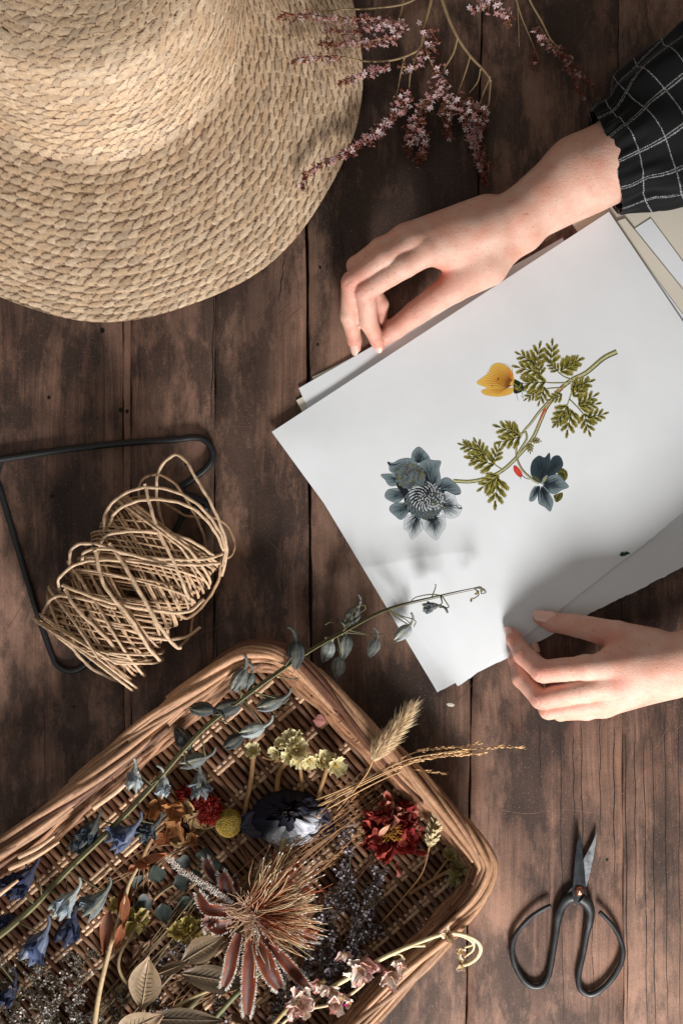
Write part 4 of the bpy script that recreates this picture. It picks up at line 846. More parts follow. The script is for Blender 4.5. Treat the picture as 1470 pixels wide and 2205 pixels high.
def basket():
    root = thing('wicker_tray', 'large honey-coloured willow tray with a thick braided rim, full of dried flowers', 'basket', (350, 1960, 0))
    rim = closed_path(RIM, 112); N = len(rim); g0 = closed_path(RIM, FZ+6)
    tg = nrm(np.roll(g0, -12, 0)-np.roll(g0, 12, 0)); ig = np.stack([-tg[:, 1], tg[:, 0], 0*tg[:, 0]], 1); ig = ig*np.sign(((np.array([350, 2030, 0.])-g0)*ig)[:, :2].sum(1).mean())
    fl = g0+ig*(40+16*np.clip(ig[:, 0:1]*.8+(g0[:, 1:2] > 1500)*.2, 0, 1)); flo = fl
    t = nrm(np.roll(rim, -2, 0)-np.roll(rim, 2, 0)); inn = np.stack([-t[:, 1], t[:, 0], 0*t[:, 0]], 1); cen = np.array([350, 2030, 0.]); sgn = np.sign(((cen-rim)*inn)[:, :2].sum(1).mean()); inn = inn*sgn   # inwards
    Lr = np.concatenate([[0], np.cumsum(np.linalg.norm(np.diff(rim, axis=0), axis=1))]); per = Lr[-1]
    def at(s, A=rim): 
        s = np.asarray(s) % per; return np.stack([np.interp(s, Lr, A[:, k]) for k in range(3)], -1)
    # ---- wall: horizontal rods woven round uprights
    mb = MB()
    for lay in range(8):
        f = (lay+.5)/8.5
        P = fl*(1-f)+rim*f; P = P+inn*(2.4*np.sin(Lr[:N]/55*math.pi+lay*math.pi))[:, None]; P[:, 2] += 1.5*np.sin(np.arange(N)*.11+lay)
        s0 = 0
        while s0 < N:
            L = int(rng.uniform(80, 170)); idx = (np.arange(s0-4, min(s0+L, N)+4)) % N
            mb.tube(P[idx], rng.uniform(6.2, 7.8)*np.linspace(1.1, .85, len(idx)), honey*R(.7, 1.1), 7); s0 += L
    mb.build('side_wall', M['wicker'], root)
    for k in range(60):
        mb = MB()
        i = int((k+.5)*N/60) % N; a = fl[i]; b = rim[i]; mb.tube(cr([a+inn[i]*0+[0, 0, -4], (a+b)/2+inn[i]*1, b], 12), 5.2, honey_d*R(.8, 1.1), 7)
        mb.build('upright', M['wicker'], root)
    # ---- braided rim: long rods that cross over the border one after the other
    mb = MB()
    step = 42.0; n = int(per/step)
    for k in range(n):
        s0 = k*step+R(9); L = 520*R(.8, 1.1); m = 90; u = np.linspace(0, 1, m); s = s0+u*L
        B = at(s); I = nrm(at(s, inn))
        ang = math.pi*(-0.12+1.22*u)+R(.1)                        # from outside low, over the top, to inside low
        wdt = 17+R(5); off = -np.cos(ang)*wdt; zz = np.sin(np.clip(ang, -.3, math.pi+.3))*15-4+R(5)
        P = B+I*(off+2.2*np.sin(u*9+k*2.1))[:, None]; P[:, 2] += zz+3.0*np.sin(u*11+k)
        c = (honey*(1-.2)+honey_p*.2)*R(.6, 1.3) if rng.rand() > .25 else honey_d*R(.9, 1.1)
        mb.tube(P, np.interp(u, [0, .5, 1], [8.4, 7.8, 4.2])*R(.62, 1.15), c, 9)
    for k in range(int(n*.35)):                          # filling rods inside the braid
        s0 = R(0, per); L = 260; u = np.linspace(0, 1, 36); B = at(s0+u*L); I = nrm(at(s0+u*L, inn)); o = R(20)
        P = B+I*(o+6*u)[:, None]; P[:, 2] += R(-12, 10)*(1-abs(o)/60)
        mb.tube(P, R(5, 7), honey_d*R(.8, 1.15), 7)
    mb.build('braided_rim', M['wicker'], root)
    # ---- floor: rods over and under cross stakes
    d = nrm(np.array([0.66, 0.75])); e = np.array([-d[1], d[0]])
    poly = flo[:, :2]
    def clip(o):
        """span of the line o + t*d inside the floor outline"""
        q = poly-o; s = q@e; tt = q@d; s2 = np.roll(s, -1); t2 = np.roll(tt, -1); m = (s < 0) != (s2 < 0)
        x = tt[m]+(t2[m]-tt[m])*(-s[m]/(s2[m]-s[m])); return (x.min(), x.max()) if len(x) >= 2 else None
    o0 = np.array([560., 1470.]); mb = MB(); pitch = 72.0; sp = 14.6
    for i in range(-30, 80):
        c = clip(o0+e*(i*sp+R(1)))
        if c is None: continue
        a, b = c; t = np.arange(a-8, b+10, 7.0)
        if len(t) < 4: continue
        o = o0+e*(i*sp)
        P = np.zeros((len(t), 3)); P[:, :2] = o+d*t[:, None]+e*(1.3*np.sin(t/60+i))[:, None]; ph = (t/pitch+i*0.5)*2*math.pi
        if (i % 6) == 0: ph = ph+math.pi
        P[:, 2] = FZ+3.2*np.sin(ph/2*2)*1.0+R(.8)
        col = honey*R(.36, .74) if rng.rand() > .2 else honey_d*R(.7, 1.1)  # darker than the rim: shade inside the tray put into the colour
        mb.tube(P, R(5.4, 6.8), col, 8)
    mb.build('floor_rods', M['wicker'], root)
    mb = MB()
    ed = poly@d; e0 = (o0@d)
    for k in range(-20, 60):
        tpos = (k+.25)*pitch/2*1.0
        # stakes run along e
        q = poly-(o0+d*tpos); s = q@d; tt = q@e; s2 = np.roll(s, -1); t2 = np.roll(tt, -1); m = (s < 0) != (s2 < 0)
        if m.sum() < 2 or k % 2: continue
        x = tt[m]+(t2[m]-tt[m])*(-s[m]/(s2[m]-s[m])); t = np.arange(x.min(), x.max(), 8.0)
        for off in (-5, 5):
            P = np.zeros((len(t), 3)); P[:, :2] = o0+d*(tpos+off)+e*t[:, None]; P[:, 2] = FZ-0.5+R(.5); mb.tube(P, 5.2, honey_p*R(.85, 1.1), 7)
    mb.build('floor_stake', M['wicker'], root)
    for p_, q_ in (((40, 1895, 120), (-60, 1960, 110)), ((128, 1812, 120), (20, 1870, 118)), ((118, 1800, 118), (40, 1845, 124)), ((300, 1660, 110), (200, 1740, 118))):
        mb = MB(); mb.tube(cr(ap([p_, ((p_[0]+q_[0])/2, (p_[1]+q_[1])/2+4, p_[2]+6), q_]), 6), [3, 6, 6], honey_p*R(.9, 1.1), 7); mb.build('loose_rod', M['wicker'], root)
basket()
# ---------------------------------------------------------------- dried flowers
G_IN = 'dried flowers lying in the willow tray'
def jit(c, k=.15): return np.asarray(c)*R(1-k, 1+k)
# ---- sea lavender on and beside the hat
def star(mb, p, d, s, cp, cc):
    d = nrm(d); x = nrm(np.cross(d, rdir())); y = np.cross(d, x); b = p-d*s*1.5
    n = 5; a = np.arange(n)*2*math.pi/n+R(3)
    V = [p]; F = []
    for k in range(n):
        r = x*math.cos(a[k])+y*math.sin(a[k]); q = -x*math.sin(a[k])+y*math.cos(a[k]); L = s*R(.85, 1.2)
        V += [p+r*L*.55+q*s*.24+d*s*.15, p+r*L+d*s*R(.1, .4), p+r*L*.55-q*s*.24+d*s*.15]; i = len(V)-3; F.append([0, i, i+1, i+2])
    mb.add(V, F, cp)
    ring = np.array([p+(x*math.cos(t)+y*math.sin(t))*s*.28 for t in np.arange(5)*1.2566]); ring2 = np.array([b+(x*math.cos(t)+y*math.sin(t))*s*.14 for t in np.arange(5)*1.2566])
    mb.grid(np.stack([ring2, ring], 0), cc, closed=True)
def lavender(name, label, stems, spikes, at, group, seed):
    global rng; keep = rng; rng = np.random.RandomState(seed)
    root = thing(name, label, 'dried flower', at, group)
    sb = MB(); sc = lin((158, 132, 96)); 
    for pts, r0, r1 in stems: sb.tube(crz(pts, 60, 6), np.array([r0, r1]), jit(sc), 6)
    for pts, dens, size, side, tone in spikes:
        fb = MB(); P = crz(pts, 60, 4.0); L = len(P)*4.0; t = nrm(np.gradient(P, axis=0)); sb.tube(P, np.array([2.2, 1.0]), jit(lin((140, 100, 78))), 5)
        nf = int(L*dens*1.15)
        for k in range(nf):
            u = (k+rng.rand())/nf; i = min(int(u*len(P)), len(P)-1); fade = 1-0.55*u
            off = nrm(np.array([side[0], side[1], 0.0])*.8+0.9*rdir()+np.array([0, 0, .45])); stalk = size*R(.8, 3.4)*fade
            base_ = P[i]; p = base_+off*stalk+t[i]*size*R(.2, 1.2)
            d = nrm(off+t[i]*0.9+.4*rdir()+np.array([0, 0, .5]))
            rust = jit(lin((150, 84, 66)), .3) if rng.rand() < tone else jit(lin((178, 124, 100)), .2)
            sb.tube(np.array([base_, base_*.5+p*.5+rdir()*1.0, p-d*size*.9]), .8, rust, 4, caps=False)
            if rng.rand() < (0.80 if u < .72 else .22) * (1.15-tone*.75): star(fb, p, d, size*R(.45, 1.15), jit(lin((232, 210, 210)) if rng.rand() > .45 else lin((200, 150, 148)), .15), rust)
            else:
                for q in range(2): ellips(fb, p+rdir()*size*.5, (size*.2, size*.2, size*.75), rust*R(.8, 1.1), 5, 4, axis=d+.5*rdir())
        fb.build('flower_cluster', M['petal'], root)
    sb.build('stem', M['stem'], root)
    rng = keep; return root
GL = 'sprays of dried pink sea lavender'
lavender('sea_lavender', 'spray of pale pink dried sea lavender stretched across the edge of the straw hat brim',
    [([(960, -60, 60), (885, 2, 66), (800, 18, 72), (740, 20, 76), (690, 26, 74)], 3.2, 1.4), ([(870, -20, 60), (862, 30, 60), (845, 60, 60)], 2.4, 1.4)],
    [([(860, 48, 66), (800, 40, 72), (720, 38, 74), (650, 30, 70), (605, 34, 66)], .40, 7.5, (0, .9), .25), ([(862, 52, 60), (840, 78, 62), (790, 88, 66), (735, 92, 68), (690, 92, 66)], .42, 7.5, (.1, .7), .3), ([(835, 40, 62), (790, 60, 66), (745, 66, 66), (700, 62, 66)], .35, 7, (0, .6), .3),
     ([(862, 40, 60), (858, 62, 60), (850, 74, 60)], .4, 7, (.3, .5), .2)], (790, 40, 50), GL, 11)
lavender('sea_lavender', 'largest spray of pink sea lavender with many drooping spikes between the hat and the wrist',
    [([(935, -40, 40), (925, 10, 44), (912, 60, 46), (905, 100, 46), (880, 118, 48), (840, 130, 52), (790, 132, 60), (735, 122, 66)], 4.4, 1.6), ([(905, 100, 46), (885, 150, 44), (880, 190, 40)], 2.6, 1.4),
     ([(940, -40, 40), (962, 30, 38), (985, 80, 36), (1012, 120, 34), (1040, 150, 32), (1054, 168, 32)], 4.8, 2.6), ([(985, 80, 36), (975, 115, 34), (955, 150, 32), (938, 190, 32)], 2.6, 1.4), ([(1012, 120, 34), (1000, 160, 32), (985, 200, 30)], 2, 1.2),
     ([(1054, 168, 32), (1040, 200, 32), (1030, 235, 30)], 2.4, 1.2), ([(1056, 172, 32), (1052, 220, 26), (1048, 260, 24)], 2, 1.1), ([(912, 75, 46), (918, 110, 44), (930, 140, 40)], 2.6, 1.5), ([(870, 125, 50), (862, 160, 44), (855, 200, 40)], 2, 1.2), ([(1034, 148, 34), (1028, 175, 30), (1010, 200, 30)], 1.8, 1)],
    [([(735, 122, 68), (705, 122, 70), (665, 122, 70), (630, 130, 68)], .42, 6.5, (0, .9), .65), ([(840, 140, 52), (800, 150, 58), (765, 162, 62), (735, 176, 62)], .5, 7.2, (.3, .8), .45),
     ([(880, 190, 40), (868, 225, 38), (842, 250, 36), (812, 280, 40), (780, 300, 44), (745, 325, 48)], .62, 8, (.1, .9), .5), ([(800, 290, 46), (750, 322, 52), (705, 345, 54), (660, 372, 52), (650, 395, 50)], .5, 7, (.3, .8), .9),
     ([(938, 190, 32), (925, 215, 32), (905, 235, 30), (898, 262, 28)], .6, 8, (-.3, .6), .3), ([(930, 140, 36), (945, 175, 34), (960, 205, 32), (945, 240, 30)], .6, 8, (.5, .4), .25), ([(898, 262, 28), (905, 290, 26), (910, 320, 24), (900, 345, 20)], .72, 8, (.6, .3), .55),
     ([(900, 260, 28), (885, 290, 26), (882, 325, 24)], .7, 8, (-.6, .3), .55), ([(985, 200, 30), (975, 225, 28), (970, 255, 26), (965, 290, 22)], .6, 7.5, (-.5, .5), .6), ([(1030, 235, 30), (1022, 262, 26), (1015, 290, 22), (1030, 330, 18), (1050, 355, 16)], .7, 7.5, (-.2, .6), .4),
     ([(1048, 225, 26), (1038, 262, 26), (1030, 300, 20), (1030, 345, 14), (1048, 392, 10)], .62, 7, (-.4, .5), .75), ([(1000, 215, 28), (1018, 240, 26), (1034, 268, 24)], .6, 8, (.2, .5), .25), ([(905, 60, 46), (920, 90, 46), (928, 105, 44)], .25, 7.5, (.5, .2), .3),
     ([(905, 100, 46), (912, 120, 46), (895, 140, 42), (870, 145, 42)], .4, 7.5, (0, .6), .4), ([(860, 205, 40), (850, 230, 38), (838, 250, 38)], .45, 7.5, (-.3, .5), .35), ([(925, 62, 46), (935, 78, 42), (942, 90, 40)], .3, 6, (.6, .3), .95),
     ([(990, 205, 30), (1002, 250, 26), (1010, 285, 22)], .6, 7.5, (0, .5), .6)], (940, 180, 30), GL, 12)
lavender('sea_lavender', 'thin sea lavender spray arching down near the dark knot right of the gap between planks',
    [([(1120, -60, 30), (1140, 0, 36), (1165, 45, 38), (1185, 85, 38), (1205, 105, 36)], 2.8, 1.6), ([(1100, -40, 24), (1120, 30, 18), (1140, 80, 14), (1160, 130, 10)], 1.8, .8), ([(1110, -40, 22), (1115, 40, 14), (1117, 100, 8)], 1.4, .7)],
    [([(1160, 55, 38), (1178, 85, 38), (1195, 105, 38), (1225, 122, 36)], .34, 7, (-.2, .8), .1), ([(1195, 105, 36), (1225, 130, 30), (1250, 165, 24), (1275, 185, 18)], .5, 5, (.1, .4), .95), ([(1205, 110, 30), (1225, 150, 24), (1245, 190, 16), (1260, 215, 10)], .4, 5, (0, .3), .98), ([(1150, 110, 16), (1145, 130, 14), (1143, 140, 12)], .4, 6, (.3, .3), .8)], (1200, 90, 14), GL, 13)
lavender('sea_lavender', 'small tuft of cream sea lavender cut off by the top of the frame',
    [([(1075, -60, 40), (1070, -20, 44), (1062, 5, 44)], 2.6, 1.4)],
    [([(1065, -15, 44), (1050, 5, 44), (1030, 12, 44), (1018, 14, 42)], .5, 8, (0, .5), .1), ([(1065, -5, 44), (1072, 15, 42), (1085, 28, 40), (1092, 40, 36)], .4, 8, (.3, .5), .2)], (1060, 0, 36), GL, 14)

# ---- larkspur
def larkspur():
    root = thing('larkspur_stem', 'long stem of dried blue-grey larkspur lying across the tray with its tip on the paper', 'dried flower', (520, 1500, 60), None)
    sb = MB(); olive = lin((88, 84, 54))
    st = [(-60, 2055, 96), (11, 2004, 96), (76, 1947, 96), (152, 1867, 98), (248, 1775, 102), (328, 1691, 106), (419, 1608, 112), (431, 1575, 114), (523, 1502, 124), (578, 1461, 134), (665, 1401, 124), (741, 1358, 84), (833, 1311, 70), (948, 1282, 66), (1021, 1266, 60)]
    st = [p for p in st if p[:2] != (419, 1608)]
    P = crz(st, None, 6); sb.tube(P, [7.5, 6.4, 5.2, 4.4, 3.4, 2.4, 1.1], olive, 9)
    sb.tube(P+np.array([1.5, 3, 3.5]), [4.5, 3.6, 2.4, 1.5, .6], lin((116, 108, 72)), 6)
    def stz(x, y): i = np.argmin(np.hypot(P[:, 0]-apt(x, y, 100)[0], P[:, 1]-apt(x, y, 100)[1])); return P[i]
    slate = (lin((106, 118, 128)), lin((154, 146, 116))); dks = (lin((62, 74, 88)), lin((112, 104, 78))); blue = (lin((68, 84, 122)), lin((150, 154, 158))); deep = (lin((40, 49, 80)), lin((88, 86, 90))); pale = (lin((160, 174, 190)), lin((196, 190, 150)))
    # (body centre, direction of the mouth in degrees (0 right, 90 up), length, tones, height, attach point, spur curl, openness)
    F = [(757, 1327, 232, 44, slate, 66, (735, 1360), 1, .1), (704, 1402, 250, 44, pale, 72, (716, 1372), -1, .05), (742, 1392, 262, 50, slate, 62, (745, 1358), 1, .05), (727, 1437, 262, 42, pale, 52, (740, 1400), -1, .05), (804, 1394, 245, 38, pale, 40, (745, 1358), 1, .05),
         (868, 1362, 225, 40, pale, 34, (835, 1312), 1, .15), (928, 1306, 190, 30, slate, 58, (950, 1282), -1, .4), (637, 1410, 268, 56, dks, 128, (612, 1436), 1, .05), (515, 1462, 240, 48, slate, 128, (523, 1502), 1, .2), (538, 1466, 250, 34, slate, 124, (523, 1502), 1, .2),
         (436, 1527, 178, 46, dks, 118, (470, 1530), -1, .15), (490, 1524, 200, 54, dks, 116, (500, 1520), 1, .15), (582, 1515, 200, 50, slate, 112, (545, 1490), 1, .15), (546, 1572, 198, 46, pale, 104, (560, 1545), 1, .2), (504, 1596, 215, 44, dks, 96, (480, 1560), 1, .15),
         (395, 1592, 120, 50, dks, 96, (430, 1575), -1, .1), (418, 1638, 195, 50, slate, 100, (440, 1580), 1, .25), (431, 1688, 268, 52, slate, 96, (425, 1640), 1, .45), (290, 1674, 262, 46, pale, 106, (328, 1691), 1, .5), (352, 1692, 262, 40, pale, 108, (330, 1692), 1, .35),
         (192, 1790, 232, 56, dks, 96, (248, 1775), 1, .5), (172, 1810, 240, 50, dks, 84, (248, 1775), 1, .5), (266, 1800, 218, 60, blue, 110, (258, 1768), 1, .6), (318, 1788, 215, 46, dks, 92, (270, 1765), 1, .4), (48, 1896, 225, 66, deep, 96, (90, 1935), 1, .6), (22, 1902, 210, 50, deep, 92, (70, 1945), 1, .6),
         (142, 1944, 225, 58, pale, 110, (110, 1915), 1, .5), (206, 1944, 225, 60, slate, 96, (150, 1880), 1, .5), (80, 2036, 235, 66, blue, 108, (40, 1985), 1, .8), (148, 1998, 245, 60, deep, 84, (150, 1880), 1, .6), (20, 1985, 200, 50, deep, 80, (10, 2000), 1, .6), (20, 2140, 240, 50, deep, 80, (-30, 2050), 1, .6), (605, 1412+95, 20, 30, dks, 104, (560, 1500), 1, .1)]
    for x, y, ang, L, (c1, c2), z, at_, cu, op in F:
        op = min(op, .42)
        a = math.radians(ang); d = nrm([math.cos(a), -math.sin(a), -.08]); c = apt(x, y, z); bm = MB(); b = c-d*L*.5
        sd = np.array([-d[1], d[0], 0]); W = L*(.24+.16*op)
        nu_, nv_ = 15, 26; u = np.linspace(0, 1, nu_)[:, None]; v = (np.arange(nv_)*2*math.pi/nv_)[None, :]; ph = rng.uniform(0, 6.28, 4)
        up_ = np.cross(sd, d); up_ = up_ if up_[2] > 0 else -up_
        for lay in range(2 if op > .25 else 1):
            closed_ = np.sin(math.pi*np.clip(u*.93+.07, 0, 1)**.85)**.75; open_ = np.clip(u*1.7, 0, 1)**.7*(.62+.75*u**2.2)
            kk_ = min(1, op*1.3)*(1-.5*lay); prof_ = closed_*(1-kk_)+open_*kk_
            lob = 1+(.10+.22*op*u)*np.cos(5*v+ph[0]+lay)+.07*np.sin(9*v+ph[1]+3*u)+.06*np.sin(14*v+ph[2]-5*u)+.07*np.sin(7*u*3+ph[3]+2*v)*u
            rad = L*(.34+.04*op)*(1-.25*lay)*prof_*lob
            al = L*u*(1+(.10+.16*op)*np.cos(5*v+ph[0])*u)*(1-.1*lay)+.03*L*np.sin(3*v+ph[3])*u
            Gb_ = b+d*al[..., None]+sd*(rad*np.cos(v))[..., None]+up_*(rad*.72*np.sin(v))[..., None]
            w1 = np.clip(.5+.5*np.sin(5*v+ph[0]+.6*np.sin(6*u)), 0, 1)**2; w2 = .5+.5*np.sin(17*v+ph[2]+2*u)
            mixk = (.25+.6*w1*(.4+.6*u))[..., None]; cc_ = (c1*(1-mixk)+c2*mixk)*(.72+.42*w2)[..., None]*(1+.25*(u > .85)*(w1 > .4))[..., None]*np.ones((nu_, nv_, 1))
            bm.grid(Gb_, cc_, np.stack([np.cos(v)*2.2+0*u+ph[0]*9, np.sin(v)*2.2+0*u, 2*u+0*v], -1), closed=True)
        if op > .3:
            for k in range(6):
                o_ = nrm(sd*R(1)+up_*R(-.1, 1)); petal(bm, b+d*L*R(.25, .5)+o_*L*.1, nrm(d+o_*R(.2, 1.1)), o_, L*R(.42, .62), L*R(.22, .36), c1*.8, (c1*.7+c2*.3)*R(.8, 1.2), cup=R(-.4, .4), bend=R(-.4, .3), ruf=3.6, nu=9, nv=9, shp=.6, tipw=.4, edge=c1*1.3)
        sp_ = [b+d*L*.15, b-d*L*.22+sd*cu*3, b-d*L*.45+sd*cu*9+[0, 0, 4], b-d*L*.55+sd*cu*19+[0, 0, 5]]
        bm.tube(cr(np.array(sp_), 3), [L*.13, L*.075, 3.0, 2.4], c1*.6+c2*.4, 7)
        bm.build('blossom', M['petal'], root)
        s0 = stz(*at_); mid = (s0+b)/2+sd*R(10)+np.array([R(6), R(6), 8]); sb.tube(cr(np.array([s0, s0*.65+mid*.35+[0, 0, 3], mid, b]), 5), [2.2, 1.5, 1.4], olive*R(.8, 1.1), 5)
    for pts in ([(741, 1358, 84), (765, 1310, 80), (783, 1303, 78), (786, 1312, 74), (772, 1320, 70)], [(745, 1362, 82), (790, 1366, 66), (824, 1366, 54), (822, 1378, 46)], [(835, 1312, 70), (860, 1325, 58), (893, 1336, 40), (890, 1350, 36)], [(838, 1318, 69), (870, 1332, 50), (885, 1345, 38)],
                [(948, 1282, 67), (925, 1280, 70), (895, 1286, 72), (884, 1295, 70)], [(930, 1285, 68), (938, 1262, 76), (936, 1258, 78)], [(950, 1282, 66), (962, 1300, 64), (965, 1308, 62), (945, 1308, 60)], [(1021, 1266, 60), (1030, 1280, 58), (1018, 1290, 55)], [(1021, 1266, 60), (1040, 1268, 60), (1045, 1276, 59), (1034, 1278, 57)],
                [(1020, 1267, 60), (1034, 1264, 62), (1042, 1274, 60)], [(595, 1455, 128), (640, 1462, 120), (655, 1435, 122)], [(740, 1362, 84), (715, 1340, 78), (700, 1345, 76)]):
        sb.tube(crz(pts, None, 3), [1.6, 1.1], olive*1.1, 5)
    sb.build('stem', M['stem'], root)
    bm = MB()
    for x, y, z in ((1013, 1290, 55), (1036, 1275, 59), (1028, 1278, 58)):
        for k in range(4): petal(bm, apt(x, y, z), rdir(), rdir(), 8, 3, lin((120, 110, 60)), lin((190, 176, 110)), nu=4, nv=3)
    bm.build('tip_bud', M['petal'], root)
larkspur()

# ---- cream statice
def statice(name, label, florets, stems, at, seed, tone=(246, 236, 184)):
    global rng; keep = rng; rng = np.random.RandomState(seed); root = thing(name, label, 'dried flower', at, None)
    y1 = lin(tone); y0 = lin((tone[0]*.72, tone[1]*.66, tone[2]*.55)); sb = MB()
    for pts, r in stems: sb.tube(crz(pts, None, 6), r, lin((150, 112, 70)), 6, flat=.6)
    for x, y, z, s, ang, tilt in florets:
        s = s*1.2
        fb = MB(); a = math.radians(ang); d = nrm([math.cos(a)*tilt, -math.sin(a)*tilt, 1.0]); c = apt(x, y, z); xx = nrm(np.cross(d, [.2, .5, .8])); yy = np.cross(d, xx); n = 5
        for k in range(n):
            ph = k*2*math.pi/n+R(.25); o_ = xx*math.cos(ph)+yy*math.sin(ph); petal(fb, c-d*s*.35+o_*s*.08, nrm(o_+d*.55), nrm(d-o_*.5), s*R(.85, 1.1), s*.52, y0*R(.85, 1.1), y1*R(.9, 1.12), cup=.15, bend=.12, ruf=s*.07, nu=6, nv=7, shp=.55, tipw=.7)
        for k in range(4): fb.tube(np.array([c-d*s*.3, c+d*s*R(0, .25)+rdir()*s*.15]), .7, lin((206, 170, 60)), 4)
        fb.build('floret', M['petal'], root)
    sb.build('stem', M['stem'], root); rng = keep
statice('statice', 'row of pale yellow papery statice blossoms above the dark ranunculus', [(545, 1617, 40, 17, 120, .4), (605, 1600, 46, 15, 120, .5), (625, 1592, 52, 22, 100, .4), (640, 1612, 56, 25, 60, .5), (622, 1628, 50, 18, 200, .5), (645, 1640, 50, 18, 270, .6), (668, 1640, 50, 18, 300, .6), (695, 1638, 50, 20, 30, .5), (710, 1640, 44, 16, 30, .6), (724, 1650, 50, 22, 330, .6), (592, 1622, 40, 14, 200, .6), (636, 1586, 48, 14, 90, .5)],
    [([(545, 1625, 34), (540, 1680, 26), (525, 1760, 22)], 5.5), ([(630, 1620, 36), (600, 1670, 30), (598, 1740, 26)], 6), ([(590, 1640, 36), (640, 1632, 38), (700, 1648, 36)], 3), ([(705, 1650, 38), (690, 1700, 34), (680, 1740, 30)], 5), ([(565, 1630, 30), (585, 1635, 34), (610, 1625, 38)], 2.5), ([(645, 1645, 36), (650, 1700, 28), (640, 1740, 26)], 4)], (640, 1640, 24), 21)
statice('statice', 'small faded yellow statice cluster in the right-hand corner of the tray', [(970, 1838, 34, 16, 100, .6), (985, 1866, 38, 20, 60, .6), (978, 1885, 36, 17, 200, .6), (998, 1880, 36, 18, 330, .7), (984, 1900, 32, 17, 270, .7)], [([(975, 1870, 28), (930, 1895, 24), (880, 1925, 20)], 4.5), ([(970, 1842, 28), (955, 1862, 26), (930, 1895, 24)], 3)], (985, 1870, 20), 22, (196, 186, 134))
statice('statice', 'shaded dull yellow statice heads left of the big thistle-like flower', [(385, 2005, 40, 22, 120, .5), (405, 1992, 42, 20, 60, .5), (428, 1998, 40, 20, 20, .5), (440, 2012, 36, 18, 300, .5), (400, 2020, 36, 18, 240, .5)], [([(410, 2010, 28), (440, 1980, 22), (500, 1920, 18)], 4)], (410, 2005, 20), 23, (190, 172, 96))
statice('statice', 'dim yellow statice florets beside the rust-coloured curled leaf', [(285, 1995, 44, 20, 280, .6), (305, 1975, 44, 17, 30, .6), (250, 1950, 36, 16, 120, .6), (275, 1965, 40, 15, 60, .6)], [([(285, 1990, 30), (320, 1950, 24), (370, 1900, 20)], 3)], (285, 1980, 20), 24, (190, 176, 104))

# ---- loose petal, twig
mb = MB(); c = apt(688, 1554, 32)
petal(mb, c-[14, 3, 0], [1, .1, 0], [0, 0, 1], 29, 14, lin((176, 116, 110)), lin((190, 134, 124)), cup=-.12, bend=-.05, ruf=.4, nu=9, nv=9, shp=.95)
o = mb.build('loose_petal', M['petal']); o['label'] = 'single round pinkish petal lying loose on the tray weave'; o['category'] = 'petal'

# ---- bunny tail grass
def bunny():
    root = thing('hare_tail_grass', 'fluffy beige hare-tail grass head with thin stalk crossing the tray rim', 'dried grass', (845, 1580, 120))
    P = crz([(802, 1636, 146), (820, 1610, 150), (850, 1575, 152), (872, 1545, 152), (886, 1522, 150)], None, 3); n = len(P); mb = MB(); t = nrm(np.gradient(P, axis=0)); w = 21*np.sin(math.pi*np.clip(np.linspace(.06, .97, n), 0, 1)**.72)
    core = MB(); core.tube(P, np.maximum(w*.72, 1), lin((206, 178, 140)), 10); core.build('seed_head', M['fluff'], root)
    for k in range(1500):
        i = int(rng.rand()*n); r = nrm(np.cross(t[i], rdir())); d = nrm(t[i]*1.25+r*.75+.15*rdir()); b = P[i]+r*w[i]*.68; L = R(7, 20) if rng.rand() > .12 else R(18, 32)
        q = np.array([b, b+d*L*.5, b+d*L+t[i]*L*.12+r*1.0]); s_ = nrm(np.cross(d, rdir()))*.55
        mb.grid(np.stack([q-s_*np.array([[1], [.8], [.1]]), q+s_*np.array([[1], [.8], [.1]])], 1), jit(lin((232, 208, 172)), .12))
    mb.build('hairs', M['fluff'], root)
    sb = MB(); sb.tube(crz([(803, 1636, 146), (790, 1665, 120), (760, 1705, 70), (725, 1745, 40)], None, 6), [1.7, 1.5], lin((176, 132, 88)), 6); sb.build('stalk', M['stem'], root)
bunny()

def grass(name, label, stalks, at, seed, seeds=True, tone=(196, 158, 112)):
    global rng; keep = rng; rng = np.random.RandomState(seed); root = thing(name, label, 'dried grass', at); sb = MB(); fb = MB(); c = lin(tone)
    for pts, u0, dens in stalks:
        P = crz(pts, None, 5); sb.tube(P, [1.5, 1.2, .6], jit(c), 5); t = nrm(np.gradient(P, axis=0)); n = len(P)
        if not dens: continue
        for k in range(int(n*(1-u0)*dens)):
            i = int((u0+(1-u0)*rng.rand())*(n-1)); d = nrm(t[i]+.3*rdir()); L = R(6, 11); s_ = nrm(np.cross(d, rdir())); b = P[i]+s_*R(1, 3.5)
            ellips(fb, b+d*L*.5, (1.4, 1.4, L*.55), jit(c*1.25, .15), 5, 4, axis=d)
            if rng.rand() < .3: sb.tube(np.array([b+d*L, b+d*(L+R(4, 9))]), .35, c, 3, caps=False)
    if len(fb.v): fb.build('seed_head', M['stem'], root)
    sb.build('stalk', M['stem'], root); rng = keep
grass('oat_grass', 'pale wispy grass ears reaching over the right rim onto the planks', [([(660, 1730, 30), (760, 1690, 70), (870, 1638, 140), (960, 1620, 110), (1030, 1612, 60), (1080, 1608, 36), (1130, 1610, 24)], .55, 1.2), ([(680, 1740, 34), (780, 1690, 80), (880, 1645, 140), (960, 1628, 100), (1045, 1622, 60)], .55, 1.6), ([(700, 1720, 34), (800, 1670, 90), (880, 1625, 136), (940, 1612, 100), (1000, 1608, 70), (1040, 1596, 60)], .6, 1.4), ([(690, 1750, 34), (800, 1690, 90), (870, 1660, 132), (910, 1660, 110), (960, 1665, 80)], .7, 1.2), ([(640, 1760, 30), (740, 1705, 60), (860, 1650, 134), (950, 1625, 96), (1010, 1618, 60)], .6, 1.2)], (880, 1650, 110), 31)
st = []
gg = np.random.RandomState(5)
